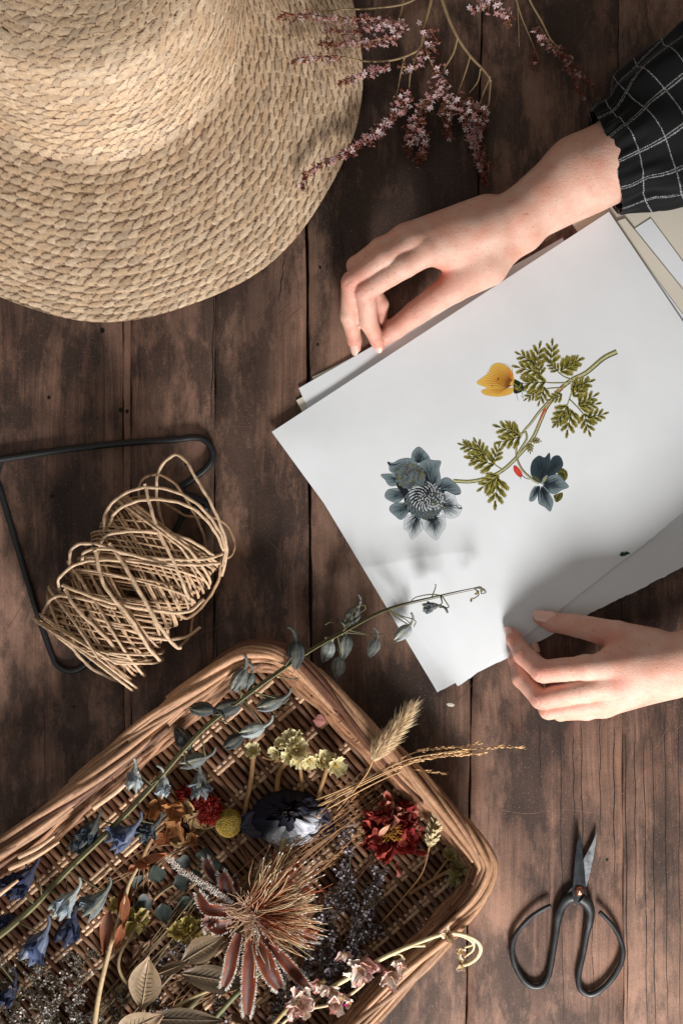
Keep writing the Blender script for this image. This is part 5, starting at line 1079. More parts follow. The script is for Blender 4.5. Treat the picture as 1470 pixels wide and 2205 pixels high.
for k in range(26):
    x0 = 460+gg.uniform(-60, 60); y0 = 1990+gg.uniform(-50, 60); x1 = 800+gg.uniform(-70, 60); y1 = 1720+gg.uniform(-60, 60); z = gg.uniform(24, 46)
    st.append(([(x0, y0, z), ((x0+x1)/2+gg.uniform(-12, 12), (y0+y1)/2+gg.uniform(-12, 12), z+6), (x1, y1, z+gg.uniform(-4, 14))], .6, .5 if k % 2 else 0))
grass('grass_bundle', 'bundle of thin straw-coloured stalks running under the ranunculus and thistle head', st, (620, 1860, 20), 32, tone=(150, 110, 74))
st = []
for k in range(16):
    x0 = 120+gg.uniform(-60, 60); y0 = 2290+gg.uniform(-30, 60); x1 = 430+gg.uniform(-50, 70); y1 = 1950+gg.uniform(-50, 60); z = gg.uniform(20, 40)
    st.append(([(x0, y0, z), ((x0+x1)/2+gg.uniform(-14, 14), (y0+y1)/2+gg.uniform(-14, 14), z+6), (x1, y1, z+gg.uniform(-4, 10))], .6, 0))
grass('grass_bundle', 'sparse dull stalks running out of the lower left of the tray', st, (280, 2110, 20), 33, tone=(128, 108, 76))

# ---- ranunculus
def ranunculus():
    root = thing('ranunculus', 'large dark navy ranunculus head with white-streaked outer petals in the tray centre', 'dried flower', (610, 1755, 30))
    nv, wh, br = lin((42, 42, 54)), lin((232, 234, 242)), lin((66, 54, 48)); c0 = apt(618, 1758, 46)
    def shell(name, nlay, R0, R1, zt, cols, n0, ruf, tilt=.0):
        for lay in range(nlay):
            f = lay/max(1, nlay-1); r = R0+(R1-R0)*f; n = n0+(lay % 2)
            for k in range(n):
                ph = k*2*math.pi/n+lay*.7+R(.3); o_ = np.array([math.cos(ph), math.sin(ph)*.62, 0]); mb = MB()
                base_ = c0+o_*r*.62+np.array([0, 0, zt*(1-f)*.3]); up = nrm(np.array([0, 0, 1.])*(1.35-.6*f)+o_*.5+np.array([0, tilt, 0])); sd = np.array([-o_[1], o_[0]*1.3, 0])
                L = 42-8*(1-f); W = r*.82+8
                nu, nvv = 9, 15; u = np.linspace(0, 1, nu)[:, None]; v = np.linspace(-1, 1, nvv)[None, :]
                ang = ph+v*(.95-.1*f)+.06*u*np.sin(v*11+ph); tht = (u*(1.05+.25*(1-f))+.04*np.sin(v*7+ph)*u); rr = r*(np.cos(tht*(1.0 if lay > 3 else .9))*(1-.16*v**2*u)+.02*np.sin(v*17+ph)+.05*(u > .9)*np.sin(v*9)); hgt = 74*(.78+.22*(1-f)+.14*np.sin(ph*3+lay))
                zz = 14+hgt*np.sin(tht)*(1-.10*v**2)+ruf*u*np.sin(v*13+lay)+5*u*np.sin(v*4.3+ph*3+lay)
                rr = rr+3.5*u*np.sin(v*6+ph*5)+2.0*np.sin(v*15+ph)*u**2; ang = ang+.10*np.sin(u*5+ph*2)
                G = np.stack([c0[0]+4+rr*np.cos(ang), c0[1]+rr*np.sin(ang)*.70-zz*.40+16, zz+0*ang], -1)
                front = np.clip(np.cos(ang-1.0)*1.7-.45, 0, 1)
                streak = (.5+.5*np.sin(v*31+ph*7+2*np.sin(v*9)))**1.6; veins = (.5+.5*np.sin(v*57+3*u))
                k_ = (front**.7*np.clip(1.5-u*1.15, 0, 1)*(.3+.7*streak) if lay >= nlay-2 else 0*u*v)[..., None]; k_ = np.clip(k_*2.0, 0, 1)*np.ones((nu, nvv, 1))
                cc = nv*(1-k_)+wh*k_; cc = cc*(1-.12*veins[..., None])
                if lay < 2: cc = cc*.6+br*.4
                T = np.stack([v*4+rng.uniform(0, 99)+0*u, u*.6+0*v, 0*u*v], -1)
                mb.grid(G, cc, T); mb.build('petal', M['petal'], root)
    shell('p', 7, 18, 86, 56, None, 4, 2.0)
    mb = MB()
    for k in range(160):
        a = R(0, 6.28); r = 24*math.sqrt(rng.rand()); b = c0+np.array([r*math.cos(a), r*.6*math.sin(a)-7, 18]); petal(mb, b, rdir(.3), rdir(), R(7, 12), R(3, 5), br*.5, br*R(.8, 1.5), ruf=1.2, nu=4, nv=4)
    mb.build('flower_centre', M['petal'], root)
    for x, y, an, L, W in ((545, 1775, 190, 40, 30), (690, 1772, -25, 44, 34), (700, 1782, 20, 30, 26), (530, 1765, 150, 22, 20)):
        mb = MB(); a = math.radians(an); petal(mb, apt(x, y, 34)-np.array([math.cos(a), -math.sin(a), 0])*L*.5, [math.cos(a), -math.sin(a), .1], [0, 0, 1], L*1.3, W, lin((84, 72, 66)), lin((72, 74, 96)), cup=.25, bend=.1, ruf=2, nu=9, nv=9, shp=.6, edge=lin((58, 60, 92))); mb.build('petal', M['petal'], root)
    sb = MB(); sb.tube(crz([(612, 1800, 36), (606, 1835, 32), (585, 1890, 28), (560, 1960, 24)], None, 6), 7.2, lin((168, 144, 102)), 8); sb.build('stem', M['stem'], root)
ranunculus()

# ---- red celosia, yellow craspedia
def celosia():
    root = thing('celosia', 'deep red fuzzy crest of dried celosia above the brown hydrangea', 'dried flower', (445, 1735, 20)); mb = MB()
    for x, y, r in ((400, 1712, 22), (422, 1722, 26), (448, 1735, 28), (465, 1755, 22), (440, 1752, 22)):
        c = apt(x, y, 40)
        ellips(mb, c, (r*.75, r*.75, r*.55), lin((92, 16, 12)))
        for k in range(330):
            d = rdir(-.2); b = c+d*np.array([r*.7, r*.7, r*.5]); L = R(5, 14); t_ = nrm(d+.6*rdir()); s_ = nrm(np.cross(t_, rdir()))*1.1; q = np.array([b, b+t_*L*.6, b+t_*L+rdir()*2]); mb.grid(np.stack([q-s_*np.array([[1], [.8], [.2]]), q+s_*np.array([[1], [.8], [.2]])], 1), jit(lin((136, 30, 20)), .45))
    mb.build('flower_crest', M['fluff'], root)
    sb = MB(); sb.tube(crz([(470, 1765, 28), (500, 1800, 22), (540, 1860, 18)], None, 6), 3, lin((120, 80, 50)), 6); sb.build('stem', M['stem'], root)
celosia()
def billy():
    root = thing('craspedia', 'round mustard-yellow craspedia ball tucked between red celosia and the ranunculus', 'dried flower', (492, 1770, 20)); mb = MB(); c = apt(492, 1772, 38)
    ellips(mb, c, (27, 29, 25), lin((126, 104, 40)), 16, 10)
    for k in range(900):
        z = 1-2*(k+.5)/900; a = k*2.39996; r = math.sqrt(1-z*z); d = np.array([r*math.cos(a), r*math.sin(a), z])
        if z < -.3: continue
        ellips(mb, c+d*np.array([27, 29, 25]), (1.5, 1.5, 2.4), jit(lin((164, 138, 58)), .25), 5, 4, axis=d)
    mb.build('flower_ball', M['stem'], root)
    sb = MB(); sb.tube(crz([(470, 1775, 26), (430, 1790, 22), (380, 1810, 18)], None, 6), 2.4, lin((176, 160, 110)), 6); sb.build('stem', M['stem'], root)
billy()

# ---- brown hydrangea
def hydrangea():
    root = thing('hydrangea', 'cluster of brittle orange-brown hydrangea petals left of the red celosia', 'dried flower', (385, 1765, 20)); 
    o1, o2, dk = lin((178, 122, 76)), lin((160, 130, 90)), lin((110, 64, 36))
    for x, y, z, s, c in ((345, 1735, 52, 34, o1), (372, 1735, 56, 34, o1), (402, 1740, 50, 38, o2), (420, 1762, 44, 34, o2), (378, 1780, 58, 36, o1), (395, 1812, 40, 32, o2), (352, 1800, 34, 32, dk*1.6), (412, 1800, 36, 30, o1*.8), (380, 1760, 62, 24, o1), (330, 1752, 44, 26, o1)):
        mb = MB(); p = apt(x, y, z); n = nrm(np.array([0, 0, 1])+.7*rdir()); xx = nrm(np.cross(n, rdir())); yy = np.cross(n, xx)
        for k in range(4):
            ph = k*1.57+R(.3); o_ = xx*math.cos(ph)+yy*math.sin(ph); cc = c*R(.75, 1.1); petal(mb, p, nrm(o_+n*R(.1, .7)), n, s*R(.75, 1.05), s*.45, cc*.7, cc, cup=R(-.3, .4), bend=R(-.3, .4), ruf=2.4, nu=7, nv=7, shp=.6, edge=cc*1.3)
        mb.build('floret', M['petal'], root)
    sb = MB(); sb.tube(crz([(365, 1770, 44), (335, 1795, 50), (310, 1840, 54), (304, 1870, 56)], None, 5), 4.6, lin((148, 116, 78)), 7)
    sb.tube(crz([(380, 1770, 40), (400, 1800, 30), (430, 1850, 20)], None, 5), 2.4, dk*1.4, 6); sb.build('stem', M['stem'], root)
hydrangea()

# ---- red crumpled peony
def peony():
    root = thing('peony', 'crumpled crimson dried peony near the right rim of the tray', 'dried flower', (842, 1790, 14))
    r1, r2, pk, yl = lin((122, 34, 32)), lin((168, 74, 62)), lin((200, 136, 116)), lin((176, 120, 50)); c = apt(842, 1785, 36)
    for k in range(46):
        mb = MB(); a = R(0, 6.28); rad = R(8, 46); x = math.cos(a)*rad*1.35; y = math.sin(a)*rad*1.3
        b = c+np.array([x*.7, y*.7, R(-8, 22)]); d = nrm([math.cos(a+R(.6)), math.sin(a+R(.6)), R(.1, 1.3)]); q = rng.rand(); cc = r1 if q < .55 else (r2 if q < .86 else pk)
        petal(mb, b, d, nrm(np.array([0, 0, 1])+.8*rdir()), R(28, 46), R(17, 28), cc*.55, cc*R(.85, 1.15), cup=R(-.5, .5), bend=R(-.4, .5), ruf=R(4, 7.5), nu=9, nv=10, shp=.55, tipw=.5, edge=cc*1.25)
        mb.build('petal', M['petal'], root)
    for x, y, an in ((838, 1700+12, 100), (795, 1745, 150), (880, 1735, 75), (898, 1760, 60), (850, 1868, 265), (830, 1850, 250), (905, 1840, 340)):
        mb = MB(); a = math.radians(an); petal(mb, apt(x, y, 50)-np.array([math.cos(a), -math.sin(a), 0])*14, [math.cos(a), -math.sin(a), .3], rdir(.2), 32, 10, r1, r2, cup=.5, bend=.3, ruf=5, nu=8, nv=8, edge=pk); mb.build('petal', M['petal'], root)
    mb = MB()
    for k in range(70): b = c+np.array([R(16), R(14), 26]); mb.tube(np.array([b, b+rdir(.4)*R(8, 16)]), [1.0, 1.6], jit(yl, .3), 4)
    petal(mb, apt(815, 1800, 76), [.6, -.8, .1], [.3, .2, 1], 38, 7, pk, lin((226, 190, 150)), cup=.3, ruf=1.2, nu=8, nv=6); mb.build('stamens', M['petal'], root)
    sb = MB(); sb.tube(crz([(840, 1790, 26), (800, 1850, 20), (740, 1930, 16)], None, 6), 3.4, lin((120, 80, 54)), 6); sb.build('stem', M['stem'], root)
peony()

# ---- canary grass head
def canary():
    root = thing('canary_grass', 'plump cream canary-grass ear with curved stalk beside the crimson peony', 'dried grass', (930, 1795, 40)); mb = MB(); cr1, cr2 = lin((226, 208, 168)), lin((170, 150, 104))
    P = crz([(924, 1822, 66), (930, 1800, 70), (936, 1775, 70), (938, 1756, 68)], None, 2.2); n = len(P); t = nrm(np.gradient(P, axis=0)); w = 20*np.sin(math.pi*np.linspace(.12, .95, n)**.8)
    mb.tube(P, np.maximum(w*.55, 1), cr2, 8)
    for k in range(120):
        i = int(rng.rand()*n); r = nrm(np.cross(t[i], rdir())); petal(mb, P[i]+r*w[i]*.5, nrm(t[i]+r*.55), r, R(12, 17), R(3.4, 5), cr2*R(.8, 1.1), cr1*R(.9, 1.1), cup=-.5, bend=.1, nu=5, nv=5, edge=cr1*1.1)
    mb.build('seed_head', M['petal'], root); sb = MB(); sb.tube(crz([(924, 1824, 64), (908, 1880, 50), (870, 1930, 34), (822, 1985, 24), (780, 2020, 20)], None, 5), [1.9, 1.5], lin((178, 136, 90)), 6); sb.build('stalk', M['stem'], root)
canary()

# ---- limonium: fine dark sprays
def limonium(name, label, sprays, at, seed, c1=(206, 196, 206), c2=(96, 84, 84), s=3.0, group=None, bloomp=.5):
    global rng; keep = rng; rng = np.random.RandomState(seed); root = thing(name, label, 'dried flower', at, group); sb = MB(); a1, a2, gr = lin(c1), lin(c2), lin((92, 88, 60))
    for pts, wid, num in sprays:
        P = crz(pts, None, 5); sb.tube(P, [2.2, 1.2], jit(gr), 5); fb = MB(); n = len(P); t = nrm(np.gradient(P, axis=0))
        D = []
        for k in range(max(3, num//9)):
            i = int((k+rng.rand())/max(3, num//9)*(n-1)); r = nrm(np.cross(t[i], [0, 0, 1.])*R(1)+np.array([0, 0, .35])); tip = P[i]+t[i]*R(14, 36)+r*wid*R(.3, 1); sb.tube(cr(np.array([P[i], (P[i]+tip)/2+rdir()*3, tip]), 6), .9, gr*R(.8, 1.3), 4)
            for q in range(34):
                u = rng.rand()**.7; p = P[i]*(1-u)+tip*u+rdir()*R(2, 11)
                lit = rng.rand() < bloomp*.8; cc = jit(a1 if lit else a2, .25); d = rdir(-.2)  # a random share carries pale open flowers
                if lit:
                    x = nrm(np.cross(d, rdir())); y = np.cross(d, x)
                    V = [p]+[p+(x*math.cos(a)+y*math.sin(a))*s*R(.8, 1.3)+d*s*.3 for a in np.arange(5)*1.2566]; D.append(0); fb.add(V, [[0, 1+m_, 1+(m_+1) % 5] for m_ in range(5)], cc)
                ellips(fb, p-d*s*.6, (s*.35, s*.35, s*.9), jit(a2, .3), 5, 4, axis=d)
        fb.build('flower_spray', M['petal'], root)
    sb.build('stem', M['stem'], root); rng = keep
limonium('limonium', 'lacy dark limonium spray with tiny lilac-white flowers between thistle head and peony', [([(700, 2130, 30), (715, 2020, 34), (728, 1930, 38), (738, 1880, 40)], 20, 200), ([(720, 2100, 30), (770, 2010, 34), (800, 1930, 38), (812, 1880, 40)], 26, 260), ([(690, 2120, 26), (690, 2040, 30), (700, 1970, 34), (705, 1930, 34)], 24, 150), ([(700, 2130, 26), (740, 2060, 30), (785, 2020, 34), (810, 1990, 34)], 26, 220), ([(760, 1990, 26), (755, 1900, 32), (752, 1830, 34), (758, 1780, 32)], 20, 150), ([(690, 2160, 24), (760, 2110, 26), (820, 2075, 28)], 22, 120), ([(640, 2150, 22), (660, 2090, 26), (650, 2020, 28)], 24, 120)], (750, 1960, 16), 41, bloomp=.33)
limonium('limonium', 'dense dark limonium mass in the lower left corner of the tray', [([(40, 2330, 50), (30, 2200, 60), (20, 2120, 66), (16, 2060, 66)], 46, 260), ([(90, 2330, 50), (90, 2200, 70), (80, 2120, 76), (70, 2060, 70)], 50, 330), ([(150, 2330, 50), (160, 2210, 66), (165, 2130, 72), (190, 2050, 66)], 50, 330), ([(120, 2330, 40), (130, 2230, 60), (120, 2150, 66), (110, 2100, 60)], 46, 260), ([(200, 2330, 40), (210, 2240, 46), (220, 2190, 50)], 40, 200), ([(230, 2330, 30), (250, 2250, 40), (262, 2180, 40), (258, 2140, 40)], 34, 160), ([(0, 2330, 40), (-20, 2220, 50), (-20, 2120, 56)], 44, 200), ([(60, 2350, 60), (55, 2260, 76), (60, 2190, 80)], 46, 260), ([(170, 2350, 60), (180, 2280, 64), (150, 2200, 72)], 46, 260)], (110, 2150, 14), 42, c1=(206, 196, 190), c2=(84, 76, 60), s=2.6, bloomp=.5)

limonium('limonium', 'thin dark limonium twigs under the rusty bracts and the pink blossoms', [([(560, 2260, 20), (600, 2180, 26), (620, 2120, 28)], 34, 160), ([(480, 2260, 20), (470, 2170, 26), (500, 2100, 26)], 30, 120), ([(330, 2080, 20), (380, 2040, 24), (420, 2050, 26)], 26, 90), ([(300, 2240, 20), (340, 2160, 24), (350, 2110, 24)], 30, 110)], (500, 2150, 14), 43, bloomp=.2)
grass('grass_bundle', 'dry brown stems crossing under the broad leaves at the bottom of the tray', [([(gg.uniform(180, 420), 2290, 24), (gg.uniform(320, 520), gg.uniform(2110, 2180), 30), (gg.uniform(520, 690), gg.uniform(1980, 2110), 26)], .6, 0) for _ in range(16)], (430, 2150, 20), 34, tone=(142, 104, 70))
grass('grass_bundle', 'short broken stalks between the hydrangea and the larkspur stem', [([(gg.uniform(180, 330), gg.uniform(1900, 1990), 22), (gg.uniform(300, 400), gg.uniform(1820, 1880), 26), (gg.uniform(420, 520), gg.uniform(1760, 1830), 24)], .6, 0) for _ in range(9)], (330, 1860, 18), 35, tone=(126, 94, 64))

def litter():
    gs = np.random.RandomState(77); mb = MB()
    for k in range(60):
        x, y = gs.uniform(200, 740), gs.uniform(1930, 2220)
        if x+y < 2230 or x > 1000-(y-1900)*.8: continue
        a = gs.uniform(0, 6.28); cc = lin((108, 76, 54))*gs.uniform(.5, 1.5)
        for q in range(2):
            aa = a+gs.uniform(-1.2, 1.2); petal(mb, apt(x+gs.uniform(-6, 6), y+gs.uniform(-6, 6), gs.uniform(16, 26)), [math.cos(aa), -math.sin(aa), gs.uniform(0, .5)], [gs.uniform(-.6, .6), gs.uniform(-.6, .6), 1], gs.uniform(18, 42), gs.uniform(5, 13), cc*.7, cc*1.1, cup=gs.uniform(-.5, .8), bend=gs.uniform(-.5, .5), ruf=4, nu=8, nv=8, shp=.7, edge=cc*1.3)
    o = mb.build('leaf_litter', M['leaf']); o['kind'] = 'stuff'; o['label'] = 'crumbled brown leaf litter between the stems low in the tray'; o['category'] = 'leaf litter'
litter()

# ---- eucalyptus
def euc():
    root = thing('eucalyptus_sprig', 'sprig of round grey-green eucalyptus leaves behind the woolly bracts', 'dried leaf', (380, 1900, 14)); mb = MB(); g = lin((52, 60, 54))
    for x, y, an, L, W, z in ((438, 1855, 80, 34, 19, 40), (410, 1862, 160, 34, 18, 44), (422, 1872, 260, 30, 17, 52), (448, 1868, 10, 32, 16, 38), (345, 1900, 110, 40, 20, 28), (330, 1935, 200, 40, 20, 26), (375, 1905, 20, 40, 19, 28), (350, 1945, 280, 42, 20, 24), (385, 1935, 330, 36, 18, 24), (310, 1905, 150, 30, 17, 20), (405, 1900, 70, 28, 16, 26)):
        a = math.radians(an); mb2 = MB(); petal(mb2, apt(x, y, z), [math.cos(a), -math.sin(a), .1], [R(.3), R(.3), 1], L, W, g*R(.8, 1.1), g*R(.9, 1.25), cup=.12, bend=R(-.1, .2), ruf=.6, nu=9, nv=9, shp=.85); mb2.build('leaf', M['leaf'], root)
    sb = MB(); sb.tube(crz([(445, 1850, 34), (400, 1890, 26), (350, 1920, 22), (260, 1990, 18)], None, 6), 2.4, lin((98, 92, 66)), 6); sb.build('stem', M['stem'], root)
euc()

# ---- broad brown leaves and rusty curled leaves
def leafblade(name, label, cx, cy, an, L, W, z, c, bend=.1, twist=0, stem=None, mat='leaf', cup=.15, at=None):
    root = thing(name, label, 'dried leaf', (cx, cy, max(0, z-10))); a = math.radians(an); d = np.array([math.cos(a), -math.sin(a), .05]); n_ = nrm([twist*d[1], -twist*d[0], 1.]); mb = MB(); b = apt(cx, cy, z)-d*L*.5
    petal(mb, b, d, n_, L, W, c*.85, c*1.1, cup=cup, bend=bend, ruf=1.6, nu=16, nv=11, shp=.9, edge=c*1.35); o = mb.build('blade', M[mat], root)
    vb = MB(); t = np.linspace(0.02, .93, 12)[:, None]; nn = nrm(n_-np.dot(n_, nrm(d))*nrm(d)); P = b+nrm(d)*(L*t)*(1-.25*abs(bend))+nn*(bend*L*t*t+1.2); vb.tube(P, [2.2, .6], c*1.35, 5)
    for k in range(7):
        i = 1+k; sd = np.cross(nrm(d), nn)
        for s_ in (1, -1): q = P[i]; e = q+nrm(d)*L*.13+sd*s_*W*.72*math.sin(math.pi*min(1, t[i, 0]+.1))+nn*(cup*W*.45); vb.tube(np.array([q, (q+e)/2, e]), [.7, .25], c*1.2, 4, caps=False)
    vb.build('midrib', M['leaf'], root)
    if stem: sb = MB(); sb.tube(crz(stem, None, 6), 3.0, c*.8, 6); sb.build('stem', M['stem'], root)
tan = lin((140, 118, 92))
leafblade('dry_leaf', 'upright oval taupe leaf, palest of the broad leaves at the bottom', 316, 2112, 80, 120, 36, 84, tan*1.05, .1, .15, [(306, 2165, 70), (290, 2220, 60), (280, 2280, 50)])
leafblade('dry_leaf', 'taupe leaf cut by the bottom of the frame below the upright oval leaf', 300, 2205, 30, 130, 34, 76, tan*.95, .12, -.2)
leafblade('dry_leaf', 'oval brown leaf touching the left bracts of the thistle-like flower', 440, 2042, 32, 112, 26, 66, tan*.72, .1, .2, [(395, 2075, 58), (360, 2110, 50), (310, 2170, 40)])
leafblade('dry_leaf', 'dark oval leaf under the rusty bracts', 465, 2108, -8, 150, 28, 52, tan*.5, .05, .2)
leafblade('dry_leaf', 'long dark leaf along the bottom edge of the picture', 400, 2195, 0, 170, 24, 60, tan*.35, .06, .2)
leafblade('dry_leaf', 'narrow folded pale leaf below the oval brown leaf', 375, 2085, 20, 80, 13, 58, tan*.9, .1, .6)
def rusty():
    root = thing('dry_leafy_stem', 'tall dry stem with curled rust-orange leaves rising from the bottom edge', 'dried leaf', (260, 2030, 40)); sb = MB(); c = lin((176, 150, 112)); ru = lin((132, 78, 48))
    sb.tube(crz([(195, 2290, 96), (212, 2150, 98), (240, 2030, 100), (262, 1960, 100), (278, 1905, 100), (296, 1868, 98), (300, 1862, 96)], None, 6), [6, 5.4, 4.6, 4], c, 8)
    sb.build('stem', M['stem'], root)
    for x, y, an, L, W, z, cc, b, tw in ((300, 1860, 12, 64, 11, 102, ru*1.35, .15, .9), (292, 1858, 330, 30, 12, 102, ru*1.5, .3, .7), (268, 1925, 265, 72, 12, 104, ru*1.15, .1, .6), (285, 1900, 250, 80, 16, 92, ru*.6, -.1, -.4), (262, 1985, 250, 62, 12, 104, ru*1.1, .15, .7), (240, 1960, 262, 90, 16, 90, ru*.8, 0, -.3), (292, 1862, 215, 22, 8, 102, ru*1.2, .3, .3)):
        mb = MB(); a = math.radians(an); d = np.array([math.cos(a), -math.sin(a), 0]); petal(mb, apt(x, y, z), d, [tw*d[1], -tw*d[0], 1], L, W, cc*.8, cc*1.15, cup=.7, bend=b, ruf=2.2, nu=12, nv=8, shp=.75, edge=cc*1.5); mb.build('leaf', M['leaf'], root)
rusty()

# ---- the big thistle-like head
def protea():
    root = thing('thistle_head', 'big open thistle-like seed head of rust and cream bristles with velvety rust bracts', 'dried flower', (560, 1990, 50))
    rust, rd, crm, wh = lin((146, 64, 32)), lin((62, 24, 14)), lin((208, 180, 138)), lin((232, 224, 214)); c = apt(540, 1962, 84)
    mb = MB()
    for k in range(340):
        a = math.radians(R(-34, 68) if rng.rand() > .14 else R(-80, 100)); el = R(.0, .75); rad = R(98, 158)*(1-.14*abs(a-math.radians(20))); d = nrm([math.cos(a), -math.sin(a), el])
        b = c+np.array([R(16), R(16), R(-10, 12)])+d*R(4, 20); bow = np.cross(d, [0, 0, 1])*R(9)+np.array([0, 0, R(3, 14)]); tip = b+d*rad+rdir()*R(12)
        P = cr(np.array([b, b+d*rad*.35+bow*.7, b+d*rad*.7+bow, tip]), 9); n = len(P); u = np.linspace(0, 1, n)[:, None]
        q = rng.rand(); col = rust*(1-u**2)+crm*u**2 if q > .45 else (rd*(1-u)+rust*1.2*u if q > .2 else lin((150, 110, 80))*(1-u)+crm*u)
        mb.tube(P, [1.5, 1.1, .7], col*R(.8, 1.15), 4, caps=False)
        if rng.rand() < .3: ellips(mb, tip, (1.4, 1.4, 4), wh, 5, 4, axis=d)
    mb.build('bristles', M['stem'], root)
    mb = MB()
    for k in range(150):                                      # pale inner threads, some falling down
        a = R(0, 6.28); d = nrm([math.cos(a), math.sin(a), R(.2, .8)]); L = R(20, 62); b = c+np.array([R(22), R(22), 12]); P = cr(np.array([b, b+d*L*.5+rdir()*5, b+d*L+rdir()*7-[0, 0, 5]]), 7); mb.tube(P, .8, jit(lin((206, 170, 140)), .2), 4, caps=False)
    for k in range(240):
        b = c+np.array([R(8, 60), R(-6, 44), R(14, 24)]); d = rdir(.1); mb.tube(np.array([b, b+d*R(5, 13)]), .7, jit(wh, .08), 3, caps=False)
    mb.build('threads', M['fluff'], root)
    def bract(pts, w, c_in, fringe, wool=False, zz=None):
        P = crz(pts, None, 5); n = len(P); t = nrm(np.gradient(P, axis=0)); sd = nrm(np.cross(t, [0, 0, 1.])); u = np.linspace(0, 1, n); W = w*np.clip(np.sin(math.pi*np.clip(u*.86+.1, 0, 1))**.5, .1, 1); v = np.linspace(-1, 1, 7)
        G = P[:, None]+sd[:, None]*(W[:, None]*v[None])[..., None]+np.array([0, 0, 1.])*(W[:, None]*(.42*v[None]**2))[..., None]
        k = (v**2)[None, :, None]*np.ones((n, 1, 1)); mid = np.exp(-(v/.4)**2)[None, :, None]*.75*np.ones((n, 1, 1)); sh = np.sin(u*23+v[None].T*2).T[..., None]*.12+1
        k = k**2; col = (c_in*.36*(1-k*.8)+lin((150, 64, 24))*k*.8)*sh; col = col*(1-mid)+rd*mid
        m_ = MB(); m_.grid(G, col, np.stack([v[None]*2+0*u[:, None], u[:, None]*4+0*v[None], 0*u[:, None]*v[None]], -1)); Gb = G.copy(); Gb[..., 2] -= 2.2; m_.grid(Gb, wh*.75 if wool else lin((150, 120, 96))); o = m_.build('bract', M['leaf'], root)
        f = MB(); Ls = 4.2 if wool else 5.2
        for i in range(n):
            m2 = 14 if u[i] < .8 else 44
            for q in range(m2 if not wool else 26):
                s_ = 1 if q % 2 else -1; vv = s_ if not wool else R(-1, 1); b = P[i]+sd[i]*W[i]*vv+np.array([0, 0, W[i]*.42]); d = nrm(sd[i]*s_+t[i]*(R(.2, 1.6) if u[i] < .86 else R(.8, 3))+rdir()*.5); L = Ls*R(.4, 1.25)*(1+.7*(u[i] > .85)); w_ = nrm(np.cross(d, rdir()))*.75; Q = np.array([b, b+d*L*.6, b+d*L+rdir()]); f.grid(np.stack([Q-w_, Q+w_*np.array([[1], [.7], [.1]])], 1), jit(wh, .08)*fringe)
        f.build('woolly_fringe', M['fluff'], o)
    bract([(515, 2010, 86), (502, 2050, 92), (494, 2090, 88), (482, 2125, 80)], 12, rust*.9, 1)
    bract([(540, 2020, 90), (538, 2070, 96), (536, 2120, 92), (532, 2185, 80)], 14, rust, 1)
    bract([(552, 2030, 90), (568, 2060, 98), (584, 2095, 96), (602, 2128, 84)], 17, rust*.75, 1)
    bract([(575, 2035, 88), (605, 2060, 94), (635, 2095, 90), (668, 2132, 80)], 11, rust*.95, .9)
    bract([(500, 1945, 90), (462, 1918, 96), (420, 1892, 92), (385, 1870, 90), (366, 1850, 90)], 7, wh*.5, 1, True)
    bract([(505, 1965, 92), (470, 1960, 98), (445, 1955, 94), (428, 1925, 90)], 12, rust*.8, 1, False)
    bract([(495, 1935, 84), (485, 1900, 90), (478, 1880, 88)], 13, rd, .4)
    bract([(505, 1925, 84), (500, 1890, 80)], 12, rd*.8, .3)
    bract([(500, 1990, 86), (470, 1995, 92), (452, 1980, 90), (450, 2005, 84)], 15, rust*.55, .8)
    bract([(600, 2000, 84), (640, 2010, 92), (685, 2024, 88)], 7, rust*1.1, .8)
    bract([(470, 1900, 70), (450, 1870, 74), (444, 1850, 74)], 9, rd*.9, .5)
    mb = MB(); ellips(mb, c-[0, 0, 20], (40, 38, 26), rd*.35, 14, 9); mb.build('flower_base', M['leaf'], root)
    sb = MB(); sb.tube(crz([(520, 1990, 60), (480, 2080, 44), (400, 2180, 34), (330, 2260, 30)], None, 8), 7, lin((104, 92, 60)), 8); sb.build('stem', M['stem'], root)
protea()

# ---- green-brown stalks under the bottom flowers
def stalks():
    for lab, pts, r, c in (('green-brown stalk running under the rusty bracts towards the bottom edge', [(600, 2060, 40), (520, 2130, 46), (420, 2240, 40)], 5.6, (96, 98, 60)), ('thin straw stem below the pink flowers', [(700, 2110, 60), (640, 2150, 60), (540, 2260, 50)], 5, (170, 146, 100)), ('fine bent straw stem left of the upright oval leaf', [(320, 1960, 40), (285, 2010, 50), (258, 2060, 54), (262, 2100, 52), (300, 2150, 40)], 3.6, (150, 128, 92)), ('short flat straw under the dark oval leaf', [(470, 2125, 44), (410, 2150, 46), (340, 2190, 44)], 4, (176, 156, 112))):
        mb = MB(); mb.tube(crz(pts, None, 6), r, lin(c), 8); o = mb.build('plant_stalk', M['stem']); o['label'] = lab; o['category'] = 'stalk'
stalks()

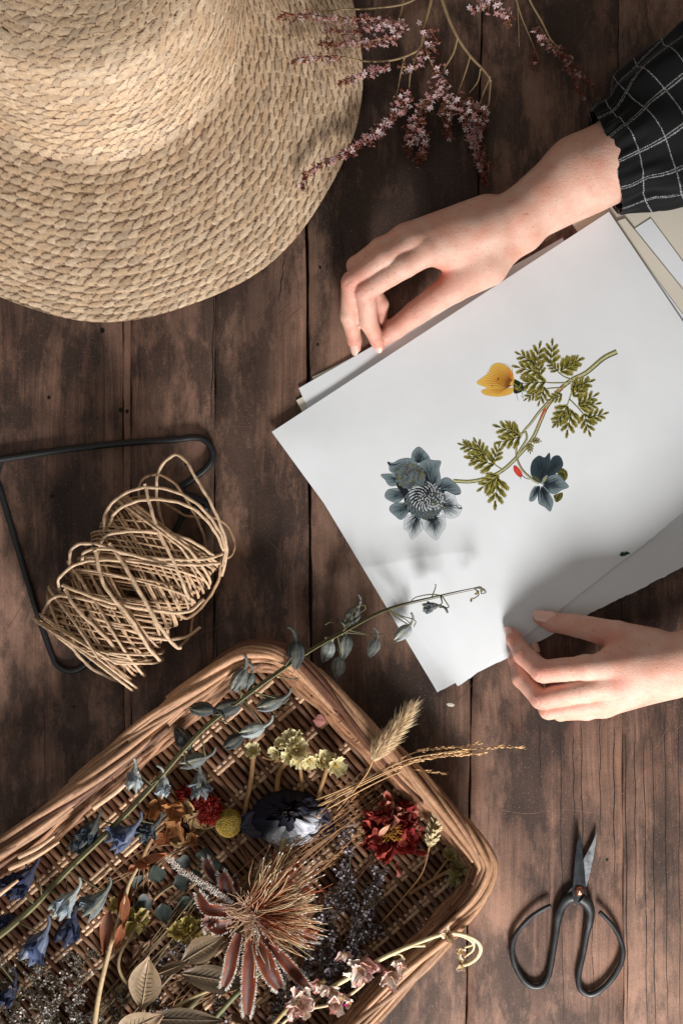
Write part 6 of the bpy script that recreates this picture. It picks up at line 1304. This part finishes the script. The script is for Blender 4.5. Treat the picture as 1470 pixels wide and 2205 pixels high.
# ---- pink stock blossoms on a pale curled stem
def pink():
    root = thing('pink_blossom_branch', 'branch of faded pink blossoms with a pale curled tip over the lower rim', 'dried flower', (800, 2080, 90)); sb = MB(); pc = lin((214, 192, 150))
    sb.tube(crz([(690, 2140, 96), (760, 2100, 112), (830, 2060, 130), (900, 2030, 142), (950, 2012, 146), (985, 2010, 144), (1020, 2022, 130), (1034, 2040, 116), (1028, 2060, 100), (1010, 2074, 86), (995, 2078, 76)], None, 5), [5, 5, 4.6, 4, 4.4], pc, 8)
    sb.tube(crz([(970, 2010, 146), (1000, 2018, 140), (1018, 2032, 124), (1000, 2040, 110)], None, 4), 2.6, pc, 6); sb.tube(crz([(1020, 2024, 130), (1018, 2045, 112), (1000, 2060, 96)], None, 4), 2.4, pc, 6)
    sb.tube(crz([(850, 2050, 132), (880, 2038, 140), (915, 2036, 146)], None, 4), 3.2, pc, 6); sb.tube(crz([(830, 2060, 130), (860, 2055, 128), (870, 2066, 124)], None, 4), 2, pc, 6)
    sb.tube(crz([(800, 2076, 122), (780, 2120, 110), (720, 2160, 96), (640, 2180, 90), (580, 2230, 76)], None, 6), 3.4, pc*.8, 6); sb.build('stem', M['stem'], root)
    p1, p2, yl = lin((224, 176, 158)), lin((244, 224, 208)), lin((206, 166, 96)); mg = lin((170, 40, 110))
    for x, y, s, n, z in ((780, 2080, 38, 10, 128), (768, 2098, 30, 7, 126), (742, 2052, 24, 3, 120), (838, 2100, 34, 9, 124), (862, 2080, 26, 6, 122), (845, 2115, 22, 5, 120), (645, 2152, 40, 10, 104), (632, 2170, 30, 6, 100), (660, 2176, 28, 5, 104), (712, 2130, 30, 7, 110), (722, 2160, 32, 8, 106), (735, 2145, 24, 5, 110), (752, 2158, 15, 4, 106), (962, 2014, 22, 7, 154), (990, 2046, 20, 6, 110), (992, 2078, 18, 6, 80), (690, 2118, 26, 5, 106), (655, 2142, 26, 5, 106)):
        mb = MB(); p = apt(x, y, z)
        for k in range(n):
            a = R(0, 6.28); d = nrm([math.cos(a), math.sin(a)+.35, R(-.1, .9)]); far = x > 950; cc = (p1 if rng.rand() > .5 else p2)*R(.85, 1.08); cc = pc*1.15*R(.85, 1.1) if far else cc
            petal(mb, p+rdir()*s*.12, d, nrm(np.array([0, 0, 1])+.5*rdir()), s*R(.7, 1.0), s*R(.26, .42), cc*.85, cc*1.05, cup=R(-.2, .5), bend=R(-.2, .4), ruf=2.0, nu=7, nv=7, shp=.6, tipw=.5, edge=lin((250, 236, 222)) if rng.rand() > .35 else lin((200, 120, 124)))
        for k in range(7): mb.tube(np.array([p, p+nrm(rdir(.2))*s*.4]), 1.1, yl, 4)
        if (x, y) in ((780, 2080), (735, 2145)): petal(mb, p+[12, 18, 4], rdir(.2), [0, 0, 1], 9, 4, mg, mg*1.2, nu=4, nv=4)
        mb.build('blossom', M['petal'], root)
pink()
